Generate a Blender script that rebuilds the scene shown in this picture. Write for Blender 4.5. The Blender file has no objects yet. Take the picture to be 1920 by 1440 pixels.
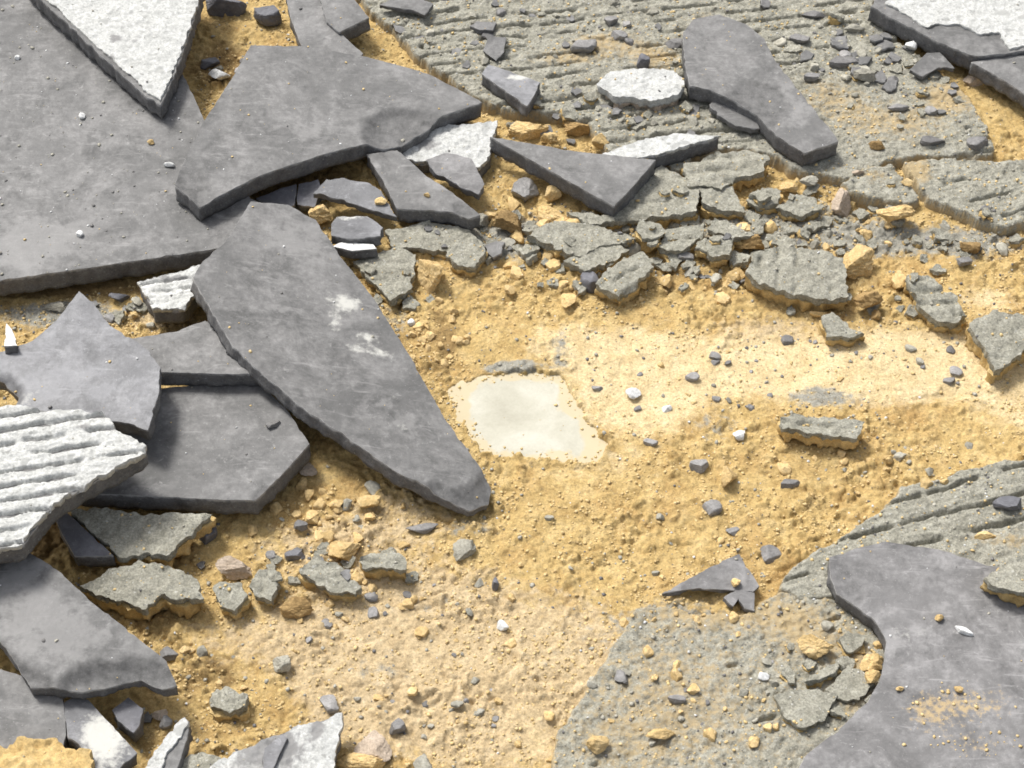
import bpy, math, random
import numpy as np
from mathutils import Vector, Matrix
from mathutils.geometry import delaunay_2d_cdt

random.seed(11)
RNG = np.random.default_rng(11)
scene = bpy.context.scene
COL = scene.collection
MM = 0.001

# ------------------------------------------------------------------ camera
DIST, PITCH, HALF = 0.82, math.radians(50.0), math.radians(15.02)
CAM = np.array([0.0, -DIST * math.cos(PITCH), DIST * math.sin(PITCH)])
cam_data = bpy.data.cameras.new('camera')
cam_data.sensor_fit = 'HORIZONTAL'
cam_data.angle = 2 * HALF
cam_data.clip_start, cam_data.clip_end = 0.02, 500.0
cam = bpy.data.objects.new('camera', cam_data)
cam.location = CAM
cam.rotation_euler = (math.pi / 2 - PITCH, 0, 0)
COL.objects.link(cam)
scene.camera = cam

# ------------------------------------------------------------------ light
SUN_EL, SUN_AZ = math.radians(56), math.atan2(-0.66, 0.75)     # the sun stands behind, to the left
to_sun = Vector((math.cos(SUN_EL) * math.sin(SUN_AZ), math.cos(SUN_EL) * math.cos(SUN_AZ), math.sin(SUN_EL)))
world = bpy.data.worlds.new('World')
scene.world = world
world.use_nodes = True
wn = world.node_tree
sky = wn.nodes.new('ShaderNodeTexSky')
sky.sky_type = 'NISHITA'
sky.sun_disc = False
sky.sun_elevation = SUN_EL
sky.sun_rotation = SUN_AZ
sky.dust_density = 4.0
sky.air_density = 1.0
sky.ozone_density = 1.0
bg = wn.nodes['Background']
bg.inputs['Strength'].default_value = 0.125
veil = wn.nodes.new('ShaderNodeHueSaturation')      # thin high cloud: the sky is greyer than a clear one
veil.inputs['Saturation'].default_value = 0.4
wn.links.new(sky.outputs[0], veil.inputs['Color'])
wn.links.new(veil.outputs[0], bg.inputs['Color'])
sun_data = bpy.data.lights.new('sun', 'SUN')
sun_data.energy = 2.6
sun_data.angle = math.radians(13)
sun_data.color = (1.0, 0.98, 0.945)
sun = bpy.data.objects.new('sun', sun_data)
sun.rotation_euler = to_sun.to_track_quat('Z', 'Y').to_euler()
sun.location = to_sun * 3
COL.objects.link(sun)
vs = scene.view_settings
vs.view_transform = 'Standard'
vs.look = 'None'
vs.gamma = 1.0
vs.use_curve_mapping = False
vs.exposure = 0.59
scene.display_settings.display_device = 'sRGB'
scene.cycles.max_bounces = 6
scene.cycles.filter_width = 1.7

# ------------------------------------------------------------------ noise
def _hash(ix, iy, seed):
    h = (ix.astype(np.int64) * 374761393 + iy.astype(np.int64) * 668265263 + seed * 974634777) & 0xFFFFFFFF
    h = ((h ^ (h >> 13)) * 1274126177) & 0xFFFFFFFF
    h = ((h ^ (h >> 16)) * 2246822519) & 0xFFFFFFFF
    return (h ^ (h >> 15)) & 0xFFFFFFFF

def perlin(x, y, seed=0):
    x0, y0 = np.floor(x), np.floor(y)
    fx, fy = x - x0, y - y0
    ux, uy = fx * fx * fx * (fx * (fx * 6 - 15) + 10), fy * fy * fy * (fy * (fy * 6 - 15) + 10)
    def g(dx, dy):
        a = _hash(x0 + dx, y0 + dy, seed) * (2 * math.pi / 4294967296.0)
        return np.cos(a) * (fx - dx) + np.sin(a) * (fy - dy)
    a, b, c, d = g(0, 0), g(1, 0), g(0, 1), g(1, 1)
    return ((a + (b - a) * ux) * (1 - uy) + (c + (d - c) * ux) * uy) * 1.5

def fbm(x, y, size, octaves=4, seed=0, gain=0.5):
    s, amp, f = 0.0, 1.0, 1.0 / size
    for o in range(octaves):
        s = s + amp * perlin(x * f + 17.3 * o, y * f - 9.1 * o, seed + o * 131)
        amp *= gain
        f *= 2.03
    return s

def worley(x, y, cell, seed=0):
    gx, gy = x / cell, y / cell
    ix, iy = np.floor(gx), np.floor(gy)
    f1 = np.full(x.shape, 9.0); f2 = np.full(x.shape, 9.0); cid = np.zeros(x.shape)
    for dx in (-1, 0, 1):
        for dy in (-1, 0, 1):
            h = _hash(ix + dx, iy + dy, seed)
            px = ix + dx + (h & 0xFFFF) / 65536.0
            py = iy + dy + (h >> 16) / 65536.0
            d = np.hypot(px - gx, py - gy)
            closer = d < f1
            f2 = np.where(closer, f1, np.minimum(f2, d))
            cid = np.where(closer, ((h >> 7) & 1023) / 1023.0, cid)
            f1 = np.where(closer, d, f1)
    return f1, f2, cid

def sstep(a, b, x):
    t = np.clip((x - a) / (b - a), 0, 1)
    return t * t * (3 - 2 * t)

# ------------------------------------------------------------------ where a point of the ground lies
FWD = np.array([0, math.cos(PITCH), -math.sin(PITCH)])
UPV = np.array([0, math.sin(PITCH), math.cos(PITCH)])
TH = math.tan(HALF)
def ray(px, py):
    return np.array([(px - 960) / 960 * TH, 0, 0]) + UPV * ((720 - py) / 960 * TH) + FWD

def P(px, py, z=0.0):
    r = ray(px, py)
    t = (z - CAM[2]) / r[2]
    return CAM + r * t

def poly_world(pts, z=0.0):
    return np.array([P(a, b, z)[:2] for a, b in pts])

def sdf_poly(x, y, poly):
    """signed distance, positive inside"""
    d = np.full(x.shape, 1e9); inside = np.zeros(x.shape, bool)
    n = len(poly)
    for i in range(n):
        ax, ay = poly[i]; bx, by = poly[(i + 1) % n]
        ex, ey = bx - ax, by - ay
        l2 = ex * ex + ey * ey + 1e-18
        t = np.clip(((x - ax) * ex + (y - ay) * ey) / l2, 0, 1)
        d = np.minimum(d, np.hypot(x - ax - t * ex, y - ay - t * ey))
        c = (ay > y) != (by > y)
        xi = ax + (y - ay) / (by - ay + 1e-18) * ex
        inside ^= c & (x < xi)
    return np.where(inside, d, -d)

def blob(x, y, px, py, rx, ry, z=0.0):
    """soft spot round a point of the ground; radii in photo pixels (4.36 px = 1 mm across, 3.34 px = 1 mm away)"""
    c = P(px, py, z)
    return np.exp(-(((x - c[0]) / (rx / 4360)) ** 2 + ((y - c[1]) / (ry / 3340)) ** 2))

# ------------------------------------------------------------------ materials
def nodes_of(name):
    m = bpy.data.materials.new(name)
    m.use_nodes = True
    nt = m.node_tree
    b = nt.nodes['Principled BSDF']
    return m, nt, b

def N(nt, kind, **kw):
    n = nt.nodes.new(kind)
    for k, v in kw.items():
        setattr(n, k, v)
    return n

def noise(nt, vec, scale, detail=5, rough=0.55, dist=0.0):
    n = N(nt, 'ShaderNodeTexNoise')
    n.inputs['Scale'].default_value = scale
    n.inputs['Detail'].default_value = detail
    n.inputs['Roughness'].default_value = rough
    n.inputs['Distortion'].default_value = dist
    nt.links.new(vec, n.inputs['Vector'])
    return n.outputs['Fac']

def ramp(nt, fac, stops):
    r = N(nt, 'ShaderNodeValToRGB')
    cr = r.color_ramp
    while len(cr.elements) < len(stops):
        cr.elements.new(0.5)
    for e, (p, c) in zip(cr.elements, stops):
        e.position = p
        e.color = (c[0], c[1], c[2], 1) if not isinstance(c, (int, float)) else (c, c, c, 1)
    nt.links.new(fac, r.inputs['Fac'])
    return r.outputs['Color']

def mix(nt, fac, a, b, blend='MIX'):
    m = N(nt, 'ShaderNodeMix', data_type='RGBA', blend_type=blend)
    for sock, v in ((m.inputs[0], fac), (m.inputs[6], a), (m.inputs[7], b)):
        if isinstance(v, (int, float)):
            sock.default_value = v
        elif isinstance(v, tuple):
            sock.default_value = (*v, 1)
        else:
            nt.links.new(v, sock)
    return m.outputs[2]

def math_n(nt, op, a, b=None, clamp=False):
    m = N(nt, 'ShaderNodeMath', operation=op, use_clamp=clamp)
    for i, v in enumerate((a, b)):
        if v is None: continue
        if isinstance(v, (int, float)): m.inputs[i].default_value = v
        else: nt.links.new(v, m.inputs[i])
    return m.outputs[0]

def attr(nt, name):
    return N(nt, 'ShaderNodeAttribute', attribute_name=name).outputs['Fac']

def bump(nt, b, height, strength, dist):
    n = N(nt, 'ShaderNodeBump')
    n.inputs['Strength'].default_value = strength
    n.inputs['Distance'].default_value = dist
    nt.links.new(height, n.inputs['Height'])
    nt.links.new(n.outputs['Normal'], b.inputs['Normal'])

def coords(nt):
    """object coordinates, shifted per object so that no two pieces share a pattern"""
    tc = N(nt, 'ShaderNodeTexCoord')
    oi = N(nt, 'ShaderNodeObjectInfo')
    sh = math_n(nt, 'MULTIPLY', oi.outputs['Random'], 3.7)
    va = N(nt, 'ShaderNodeVectorMath', operation='ADD')
    nt.links.new(tc.outputs['Object'], va.inputs[0])
    nt.links.new(sh, va.inputs[1])
    return va.outputs[0], oi.outputs['Random']

def patchy(nt, vec, a, scale, lo=0.35, hi=0.65):
    """attribute a broken up by noise: 0 stays 0, 1 stays 1"""
    n = noise(nt, vec, scale, 6, 0.65)
    s = math_n(nt, 'ADD', n, math_n(nt, 'SUBTRACT', a, 0.5))
    mr = N(nt, 'ShaderNodeMapRange', interpolation_type='SMOOTHSTEP')
    mr.inputs['From Min'].default_value = lo
    mr.inputs['From Max'].default_value = hi
    nt.links.new(s, mr.inputs['Value'])
    return mr.outputs[0]

DUST_GLINT = (0.56, 0.55, 0.50)  # pale tone of dust marks and of painted glints
SANDC = (0.46, 0.335, 0.165)

def mat_tile(name, lo, hi, rough=0.5):
    m, nt, b = nodes_of(name)
    v, rnd = coords(nt)
    base = ramp(nt, noise(nt, v, 45, 8, 0.66, 0.9), [(0.38, lo), (0.62, hi)])
    cl = ramp(nt, noise(nt, v, 130, 8, 0.68, 0.7), [(0.34, 0.80), (0.50, 1.0), (0.66, 1.16)])
    base = mix(nt, 1.0, base, cl, 'MULTIPLY')
    fine = ramp(nt, noise(nt, v, 420, 4, 0.7), [(0.35, 0.82), (0.65, 1.12)])
    base = mix(nt, 1.0, base, fine, 'MULTIPLY')
    film = patchy(nt, v, attr(nt, 'film'), 120, 0.41, 0.60)
    mp = N(nt, 'ShaderNodeMapping')
    mp.inputs['Scale'].default_value = (1.0, 5.0, 5.0)
    mp.inputs['Rotation'].default_value = (0, 0, 0.7)
    nt.links.new(v, mp.inputs['Vector'])
    st = ramp(nt, noise(nt, mp.outputs[0], 70, 8, 0.7, 0.8), [(0.56, 0.0), (0.68, 1.0)])
    base = mix(nt, math_n(nt, 'MULTIPLY', st, 0.75), base, tuple(min(1, h * 1.3) for h in hi))
    dk = ramp(nt, noise(nt, v, 26, 8, 0.66, 1.2), [(0.50, 0.0), (0.60, 1.0)])
    base = mix(nt, math_n(nt, 'MULTIPLY', dk, 0.6), base, lo)
    fl = ramp(nt, noise(nt, v, 260, 7, 0.72, 0.5), [(0.60, 0.0), (0.68, 1.0)])
    base = mix(nt, math_n(nt, 'MULTIPLY', fl, 0.55), base, tuple(min(1, h * 1.5) for h in hi))
    base = mix(nt, math_n(nt, 'MULTIPLY', film, 0.6), base, tuple(min(1, h * 1.30) for h in hi))
    base = mix(nt, math_n(nt, 'MULTIPLY', patchy(nt, v, attr(nt, 'dust_glint'), 380, 0.38, 0.78), 0.8), base, DUST_GLINT)
    base = mix(nt, math_n(nt, 'MULTIPLY', patchy(nt, v, attr(nt, 'sandy'), 420, 0.42, 0.66), 0.75), base, SANDC)
    fresh = ramp(nt, noise(nt, v, 230, 6, 0.7), [(0.3, tuple(c * .55 for c in lo)), (0.7, tuple(c * .86 for c in hi))])
    base = mix(nt, attr(nt, 'chip'), base, fresh)
    sp = ramp(nt, noise(nt, v, 1500, 2, 0.5), [(0.69, 0.0), (0.74, 1.0)])
    base = mix(nt, math_n(nt, 'MULTIPLY', sp, 0.35), base, (0.45, 0.44, 0.42))
    nt.links.new(base, b.inputs['Base Color'])
    r = ramp(nt, noise(nt, v, 120, 5, 0.6), [(0.3, rough), (0.7, rough + 0.24)])
    nt.links.new(r, b.inputs['Roughness'])
    b.inputs['Specular IOR Level'].default_value = 0.28
    bump(nt, b, noise(nt, v, 700, 5, 0.7), 0.4, 0.0005)
    return m

def mat_rough(name, stops, scale, speck=None, bump_d=0.0006, tint_attr=None, tint=SANDC, tscale=330, rough=0.9, vary=0.0, gr=(0.72, 1.2), rim=None):
    m, nt, b = nodes_of(name)
    v, rnd = coords(nt)
    base = ramp(nt, noise(nt, v, scale, 8, 0.7, 0.3), stops)
    grain = ramp(nt, noise(nt, v, 1100, 3, 0.7), [(0.3, gr[0]), (0.7, gr[1])])
    base = mix(nt, 1.0, base, grain, 'MULTIPLY')
    if speck:
        for sc, lo, hi, c in speck:
            base = mix(nt, ramp(nt, noise(nt, v, sc, 2, 0.5), [(lo, 0.0), (hi, 1.0)]), base, c)
    if tint_attr:
        base = mix(nt, math_n(nt, 'MULTIPLY', patchy(nt, v, attr(nt, tint_attr), tscale, 0.32, 0.68), 0.85), base, tint)
    if rim:
        base = mix(nt, math_n(nt, 'MULTIPLY', patchy(nt, v, attr(nt, 'chip'), 350, 0.35, 0.65), 0.8), base, rim)
    if vary:
        k = N(nt, 'ShaderNodeMapRange')
        k.inputs['To Min'].default_value = 1 - vary
        k.inputs['To Max'].default_value = 1 + vary
        nt.links.new(rnd, k.inputs['Value'])
        base = mix(nt, 1.0, base, k.outputs[0], 'MULTIPLY')
    nt.links.new(base, b.inputs['Base Color'])
    b.inputs['Roughness'].default_value = rough
    b.inputs['Specular IOR Level'].default_value = 0.25
    h = math_n(nt, 'ADD', noise(nt, v, 650, 6, 0.75), math_n(nt, 'MULTIPLY', noise(nt, v, 220, 3), 0.8))
    bump(nt, b, h, 0.6, bump_d)
    return m

M_TILE = mat_tile('tile_face', (0.116, 0.114, 0.110), (0.205, 0.200, 0.193))
M_PALE = mat_tile('tile_face_pale', (0.132, 0.132, 0.135), (0.218, 0.217, 0.222), 0.42)
M_DARK = mat_tile('tile_face_dark', (0.105, 0.105, 0.115), (0.17, 0.168, 0.18), 0.5)
M_SLATE = mat_tile('tile_face_violet', (0.140, 0.136, 0.133), (0.242, 0.235, 0.230), 0.55)
M_EDGE = mat_rough('tile_fracture', [(0.3, (0.088, 0.087, 0.087)), (0.7, (0.18, 0.177, 0.175))], 160,
                   [(900, 0.66, 0.74, (0.26, 0.26, 0.26))], 0.0007, 'sandy', SANDC, rough=0.75, rim=(0.36, 0.355, 0.345))
SANDM = (0.41, 0.31, 0.165)
M_MORTAR = mat_rough('mortar', [(0.28, (0.21, 0.202, 0.160)), (0.5, (0.315, 0.302, 0.245)), (0.72, (0.43, 0.415, 0.345))], 170,
                     [(700, 0.66, 0.72, (0.46, 0.45, 0.40)), (800, 0.68, 0.74, (0.11, 0.11, 0.10))], 0.0018, 'sandy', SANDM, gr=(.58, 1.28))
M_COAT = mat_rough('white_mortar', [(0.28, (0.345, 0.345, 0.325)), (0.5, (0.485, 0.485, 0.46)), (0.7, (0.59, 0.59, 0.57))], 170,
                   [(420, 0.62, 0.70, (0.30, 0.30, 0.28)), (170, 0.60, 0.68, (0.36, 0.36, 0.34))], 0.0007, 'sandy', (0.20, 0.195, 0.19))
M_LUMP = mat_rough('sand_lump', [(0.28, (0.44, 0.30, 0.125)), (0.5, (0.60, 0.43, 0.20)), (0.75, (0.72, 0.55, 0.30))], 150,
                   [(900, 0.68, 0.74, (0.72, 0.60, 0.40))], 0.0012, vary=0.12)
M_GRAIN = mat_rough('sand_grain', [(0.28, (0.47, 0.335, 0.15)), (0.5, (0.59, 0.44, 0.21)), (0.75, (0.70, 0.56, 0.33))], 400, None, 0.0004)
M_SAND = mat_rough('packed_sand', [(0.28, (0.38, 0.255, 0.10)), (0.5, (0.52, 0.37, 0.16)), (0.75, (0.63, 0.48, 0.24))], 150,
                   [(900, 0.68, 0.74, (0.68, 0.54, 0.32))], 0.0009, vary=0.14)
M_PINK = mat_rough('pinkish_stone', [(0.3, (0.34, 0.27, 0.20)), (0.7, (0.52, 0.43, 0.34))], 150, None, 0.0008)
M_CRUMB = mat_rough('mortar_crumb', [(0.3, (0.24, 0.225, 0.18)), (0.7, (0.44, 0.42, 0.35))], 190, None, 0.0008, vary=0.2)
M_CHIP = mat_rough('tile_chip', [(0.3, (0.150, 0.145, 0.138)), (0.7, (0.27, 0.260, 0.25))], 200, None, 0.0003, rough=0.5, vary=0.3)
M_WHITE = mat_rough('pale_chip', [(0.3, (0.52, 0.52, 0.50)), (0.7, (0.75, 0.75, 0.73))], 200, None, 0.0003, rough=0.6)
M_BROWN = mat_rough('brown_crumb', [(0.3, (0.22, 0.14, 0.055)), (0.7, (0.40, 0.27, 0.12))], 200, None, 0.0008, vary=0.2)

def mat_ground():
    m, nt, b = nodes_of('sand_ground')
    tc = N(nt, 'ShaderNodeTexCoord')
    v = tc.outputs['Object']
    och = ramp(nt, noise(nt, v, 110, 8, 0.72, 0.3), [(0.28, (0.35, 0.232, 0.088)), (0.5, (0.51, 0.365, 0.155)), (0.74, (0.645, 0.49, 0.245))])
    pale = ramp(nt, noise(nt, v, 90, 8, 0.7), [(0.3, (0.53, 0.39, 0.195)), (0.55, (0.67, 0.53, 0.305)), (0.8, (0.75, 0.63, 0.42))])
    pink = ramp(nt, noise(nt, v, 150, 8, 0.75), [(0.3, (0.39, 0.288, 0.16)), (0.55, (0.555, 0.43, 0.255)), (0.75, (0.69, 0.56, 0.365))])
    grey = ramp(nt, noise(nt, v, 150, 8, 0.75), [(0.3, (0.21, 0.20, 0.165)), (0.55, (0.33, 0.315, 0.265)), (0.75, (0.46, 0.44, 0.37))])
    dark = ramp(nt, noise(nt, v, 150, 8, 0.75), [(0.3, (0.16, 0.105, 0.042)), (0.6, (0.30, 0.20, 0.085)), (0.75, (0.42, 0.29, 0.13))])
    brown_shade = ramp(nt, noise(nt, v, 38, 9, 0.74, 0.6), [(0.50, 0.0), (0.66, 1.0)])  # brown noise patches put the shadows of the rough sand into the colour
    och = mix(nt, math_n(nt, 'MULTIPLY', brown_shade, 0.7), och, (0.38, 0.235, 0.09))
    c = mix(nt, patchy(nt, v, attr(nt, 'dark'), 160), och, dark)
    c = mix(nt, patchy(nt, v, attr(nt, 'pink'), 210, 0.34, 0.64), c, pink)
    c = mix(nt, patchy(nt, v, attr(nt, 'pale'), 170, 0.3, 0.68), c, pale)
    c = mix(nt, patchy(nt, v, attr(nt, 'grey'), 240, 0.36, 0.64), c, grey)
    g = ramp(nt, noise(nt, v, 1000, 3, 0.75), [(0.3, 0.70), (0.7, 1.24)])
    c = mix(nt, 1.0, c, g, 'MULTIPLY')
    c = mix(nt, math_n(nt, 'MULTIPLY', ramp(nt, noise(nt, v, 520, 2, 0.6), [(0.61, 0.0), (0.69, 1.0)]), 0.55), c, (0.25, 0.185, 0.10))
    nt.links.new(c, b.inputs['Base Color'])
    b.inputs['Roughness'].default_value = 0.95
    b.inputs['Specular IOR Level'].default_value = 0.15
    h = math_n(nt, 'ADD', noise(nt, v, 700, 6, 0.78), math_n(nt, 'MULTIPLY', noise(nt, v, 260, 4), 0.9))
    bump(nt, b, h, 0.8, 0.0010)
    return m
M_GROUND = mat_ground()
M_PATCH = mat_rough('bare_plaster', [(0.3, (0.365, 0.345, 0.275)), (0.5, (0.445, 0.425, 0.345)), (0.72, (0.525, 0.508, 0.432))], 40,
                    None, 0.0001, 'sandy', (0.50, 0.42, 0.27), 190, gr=(.95, 1.04))

# ------------------------------------------------------------------ mesh helpers
def tag(o, label=None, cat=None, group=None, kind=None):
    if label: o['label'] = label
    if cat: o['category'] = cat
    if group: o['group'] = group
    if kind: o['kind'] = kind
    return o

def link(name, me, parent=None):
    o = bpy.data.objects.new(name, me)
    COL.objects.link(o)
    if parent is not None: o.parent = parent
    return o

def set_attr(me, name, vals):
    a = me.attributes.new(name, 'FLOAT', 'POINT')
    a.data.foreach_set('value', np.asarray(vals, np.float32))

def tri_mesh(name, verts, faces, mats, midx=None, smooth=None):
    me = bpy.data.meshes.new(name)
    me.from_pydata(verts.tolist() if hasattr(verts, 'tolist') else verts, [], faces)
    for m in mats: me.materials.append(m)
    if midx is not None: me.polygons.foreach_set('material_index', np.asarray(midx, np.int32))
    if smooth is not None: me.polygons.foreach_set('use_smooth', np.asarray(smooth, bool))
    me.update()
    return me

def grid_mesh(name, X, Y, Z, keep=None):
    """quads over a grid of points, numpy only"""
    ny, nx = X.shape
    co = np.stack([X, Y, Z], -1).reshape(-1, 3).astype(np.float32)
    idx = np.arange(ny * nx).reshape(ny, nx)
    q = np.stack([idx[:-1, :-1], idx[:-1, 1:], idx[1:, 1:], idx[1:, :-1]], -1).reshape(-1, 4)
    if keep is not None:
        k = keep.reshape(-1)
        q = q[k[q].all(1)]
        used = np.unique(q)
        remap = np.full(ny * nx, -1, np.int64); remap[used] = np.arange(len(used))
        q = remap[q]; co = co[used]
    else:
        used = np.arange(ny * nx)
    me = bpy.data.meshes.new(name)
    me.vertices.add(len(co)); me.vertices.foreach_set('co', co.ravel())
    me.loops.add(q.size); me.loops.foreach_set('vertex_index', q.ravel().astype(np.int32))
    me.polygons.add(len(q))
    me.polygons.foreach_set('loop_start', np.arange(0, q.size, 4, dtype=np.int32))
    me.polygons.foreach_set('use_smooth', np.ones(len(q), bool))
    me.update(calc_edges=True)
    return me, used

# ------------------------------------------------------------------ the ground
STEP = 0.66 * MM
def axis(lo, hi):
    core = np.arange(lo, hi, STEP)
    out, d, g = [], 0.0, STEP
    while d < 80:
        g *= 1.22; d += g; out.append(d)
    out = np.array(out)
    return np.concatenate([(lo - out)[::-1], core, core[-1] + out])
gx, gy = axis(-0.285, 0.285), axis(-0.255, 0.295)
GX, GY = np.meshgrid(gx, gy)

PATCH = [(842, 722), (900, 706), (960, 696), (1040, 700), (1062, 712), (1075, 745), (1105, 790), (1140, 835), (1120, 868),
         (1040, 862), (960, 856), (905, 850), (880, 812), (862, 770)]

def B(x, y, *spots):
    s = 0
    for (px, py, rx, ry, a) in spots:
        s = s + a * blob(x, y, px, py, rx, ry)
    return np.clip(s, 0, 1)

def ground_fields(x, y):
    pale = B(x, y, (1190, 720, 130, 105, 1.1), (1060, 660, 90, 40, .5), (1480, 690, 230, 65, .9), (1740, 680, 230, 62, 1.1), (1850, 560, 80, 40, .6),
             (1000, 1380, 70, 90, .45), (1080, 880, 200, 40, .35), (1900, 770, 90, 70, .5), (1000, 600, 120, 50, .25))
    pink = B(x, y, (420, 1200, 160, 60, .4), (560, 1020, 150, 60, .45), (790, 1180, 230, 110, .95), (900, 1330, 170, 110, .9), (640, 1300, 90, 90, .5), (1450, 620, 160, 40, .6), (1350, 690, 130, 50, .55),
             (300, 590, 90, 40, .9), (750, 960, 120, 60, .5), (1650, 740, 180, 40, .6), (1120, 1250, 80, 130, .45))
    grey = B(x, y, (1340, 800, 70, 40, .5), (1540, 745, 90, 28, .7), (1640, 450, 200, 45, .75), (1850, 460, 110, 40, .5), (120, 590, 150, 35, .9),
             (740, 600, 60, 60, .5), (900, 470, 120, 50, .55), (960, 690, 70, 14, .9), (1050, 660, 22, 50, .6), (1700, 850, 120, 40, .35),
             (1280, 1180, 150, 60, .7), (1250, 440, 260, 55, .62), (1000, 440, 150, 40, .5), (1480, 395, 170, 40, .5), (1850, 760, 120, 40, .3), (760, 1120, 160, 60, .35), (1000, 1280, 150, 120, .3), (380, 1180, 90, 25, .35), (700, 1270, 110, 50, .4), (880, 990, 90, 25, .5))
    dark = B(x, y, (640, 970, 170, 50, .45), (370, 1290, 120, 50, .35), (830, 680, 50, 90, .4), (1200, 520, 300, 50, .5), (440, 1230, 170, 60, .35), (1150, 1000, 200, 60, .22), (1450, 960, 200, 60, .3), (420, 120, 80, 70, .9), (540, 330, 150, 60, 1.0), (150, 540, 250, 26, .9), (60, 1000, 120, 60, .8),  # brown shade of hollows and tile undersides painted in, besides browner sand
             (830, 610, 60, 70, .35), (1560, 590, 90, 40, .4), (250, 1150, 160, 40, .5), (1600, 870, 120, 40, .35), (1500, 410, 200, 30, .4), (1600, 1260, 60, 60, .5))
    return pale, pink, grey, dark

def ground_height(x, y):
    pale, pink, grey, dark = ground_fields(x, y)
    near = sstep(0.42, 0.30, np.hypot(x, y - 0.02))
    smooth = 1 - 0.78 * pale
    rgh = smooth * (0.55 + 0.75 * sstep(-.35, .45, fbm(x, y, 0.035, 3, 87)))       # powder here, clods there
    z = 1.3 * fbm(x, y, 0.055, 3, 5)
    z = z + 1.0 * fbm(x, y, 0.014, 3, 21) * rgh
    f1, f2, cid = worley(x + 0.0009 * fbm(x, y, 0.003, 2, 8), y + 0.0009 * fbm(x, y, 0.003, 2, 58), 0.0052, 3)
    z = z + rgh * 1.65 * cid * sstep(0.0, 0.35, f2 - f1) * sstep(0.5, 0.8, cid + 0.4 * fbm(x, y, 0.03, 2, 77))
    f1, f2, cid = worley(x + 0.0005 * fbm(x, y, 0.002, 2, 18), y, 0.0030, 9)
    z = z + rgh * 1.05 * (cid - .4) * sstep(0.0, 0.3, f2 - f1)
    f1, f2, cid = worley(x, y + 0.0003 * fbm(x, y, 0.002, 2, 28), 0.0019, 29)
    z = z + rgh * 0.72 * (cid - .4) * sstep(0.0, 0.3, f2 - f1)
    z = z + 0.5 * fbm(x, y, 0.0026, 3, 41) * rgh
    z = z * near
    # the step in the sand behind the bare patch, and the hollow over the patch itself
    z = z + 2.2 * B(x, y, (950, 630, 120, 55, 1.0))
    sd = sdf_poly(x, y, poly_world(PATCH)) / MM + 2.0 * fbm(x, y, 0.007, 4, 55)
    lip = P(1000, 800)
    low = np.where(y < lip[1], 0.8, 0.1)
    z = z + low * sstep(-5, -0.3, sd) * (1 - sstep(-0.3, 0.8, sd)) 
    z = np.where(sd > -0.3, z * (1 - sstep(-0.3, 0.9, sd)) - 4.0 * sstep(-0.2, 1.2, sd), z)
    z = z - 5.0 * B(x, y, (430, 110, 60, 50, 1), (560, 345, 110, 40, 1.), (60, 1010, 60, 40, .8)) 
    return z * MM

GZ = ground_height(GX, GY)
me, used = grid_mesh('ground', GX, GY, GZ)
me.materials.append(M_GROUND)
for nm, val in zip(('pale', 'pink', 'grey', 'dark'), ground_fields(GX, GY)):
    set_attr(me, nm, val.ravel())
ground = tag(link('ground', me), 'crumbly yellow sand bed under the broken tiles', None, None, 'structure')

# bare cream plaster showing through the sand
pw = poly_world(PATCH)
lo, hi = pw.min(0) - 0.012, pw.max(0) + 0.012
ax_, ay_ = np.arange(lo[0], hi[0], 1.2 * MM), np.arange(lo[1], hi[1], 1.2 * MM)
PX, PY = np.meshgrid(ax_, ay_)
sd = sdf_poly(PX, PY, pw) / MM
PZ = (-0.55 + 0.12 * fbm(PX, PY, 0.03, 3, 70) - 3.2 * sstep(0, -8, sd)) * MM
me, used = grid_mesh('floor_patch', PX, PY, PZ, sd > -9)
me.materials.append(M_PATCH)
set_attr(me, 'sandy', (0.8 * sstep(8.0, -1, sd + 3.5 * fbm(PX, PY, .008, 3, 4)) + 0.5 * blob(PX, PY, 1060, 765, 30, 12) + 0.8 * blob(PX, PY, 1120, 830, 34, 60) + 0.6 * blob(PX, PY, 1075, 735, 26, 40) + 0.45 * blob(PX, PY, 870, 730, 30, 24)).ravel()[used])
tag(link('floor_patch', me), 'bare smooth cream plaster patch showing through the sand', None, None, 'structure')

# ------------------------------------------------------------------ mortar beds: thick grooved sheets lying on the sand
def grooves(x, y, ang, pitch, depth, seed, strength=1.0, flaky=0.25, warp=1.2):
    """narrow trowel grooves, broken and uneven, in mm"""
    a = math.radians(ang)
    w = warp * fbm(x, y, 0.05, 2, seed + 3) + 0.6 * fbm(x, y, 0.009, 2, seed + 4)
    v = (-math.sin(a) * x + math.cos(a) * y) / MM + w
    u = (math.cos(a) * x + math.sin(a) * y)
    k = np.floor(v / pitch)
    f = v / pitch - k
    dline = np.minimum(f, 1 - f) * pitch
    row = np.where(f > 0.5, k + 1, k)
    on = sstep(-0.12, 0.2, perlin(u / 0.022 + row * 7.7, row * 3.3, seed) + 0.5 * perlin(u / 0.007 + row * 3.1, row * 5.3, seed + 6) + strength - 0.92)
    wid = 0.85 + 0.45 * perlin(u / 0.008, row * 1.7, seed + 9)
    ridge = 0.14 * np.cos(f * 2 * math.pi + 0.8)
    lam = fbm(u / 5.0, v * MM, 0.0028, 4, seed + 21, .6)
    flake = 0.55 * sstep(-.05, .12, lam) + 0.5 * sstep(.3, .42, lam) - .6
    return flaky * 1.6 * flake * np.clip(strength + .2, .35, 1) - depth * on * np.exp(-(dline / np.clip(wid, .35, 2)) ** 4) - ridge * strength

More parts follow.
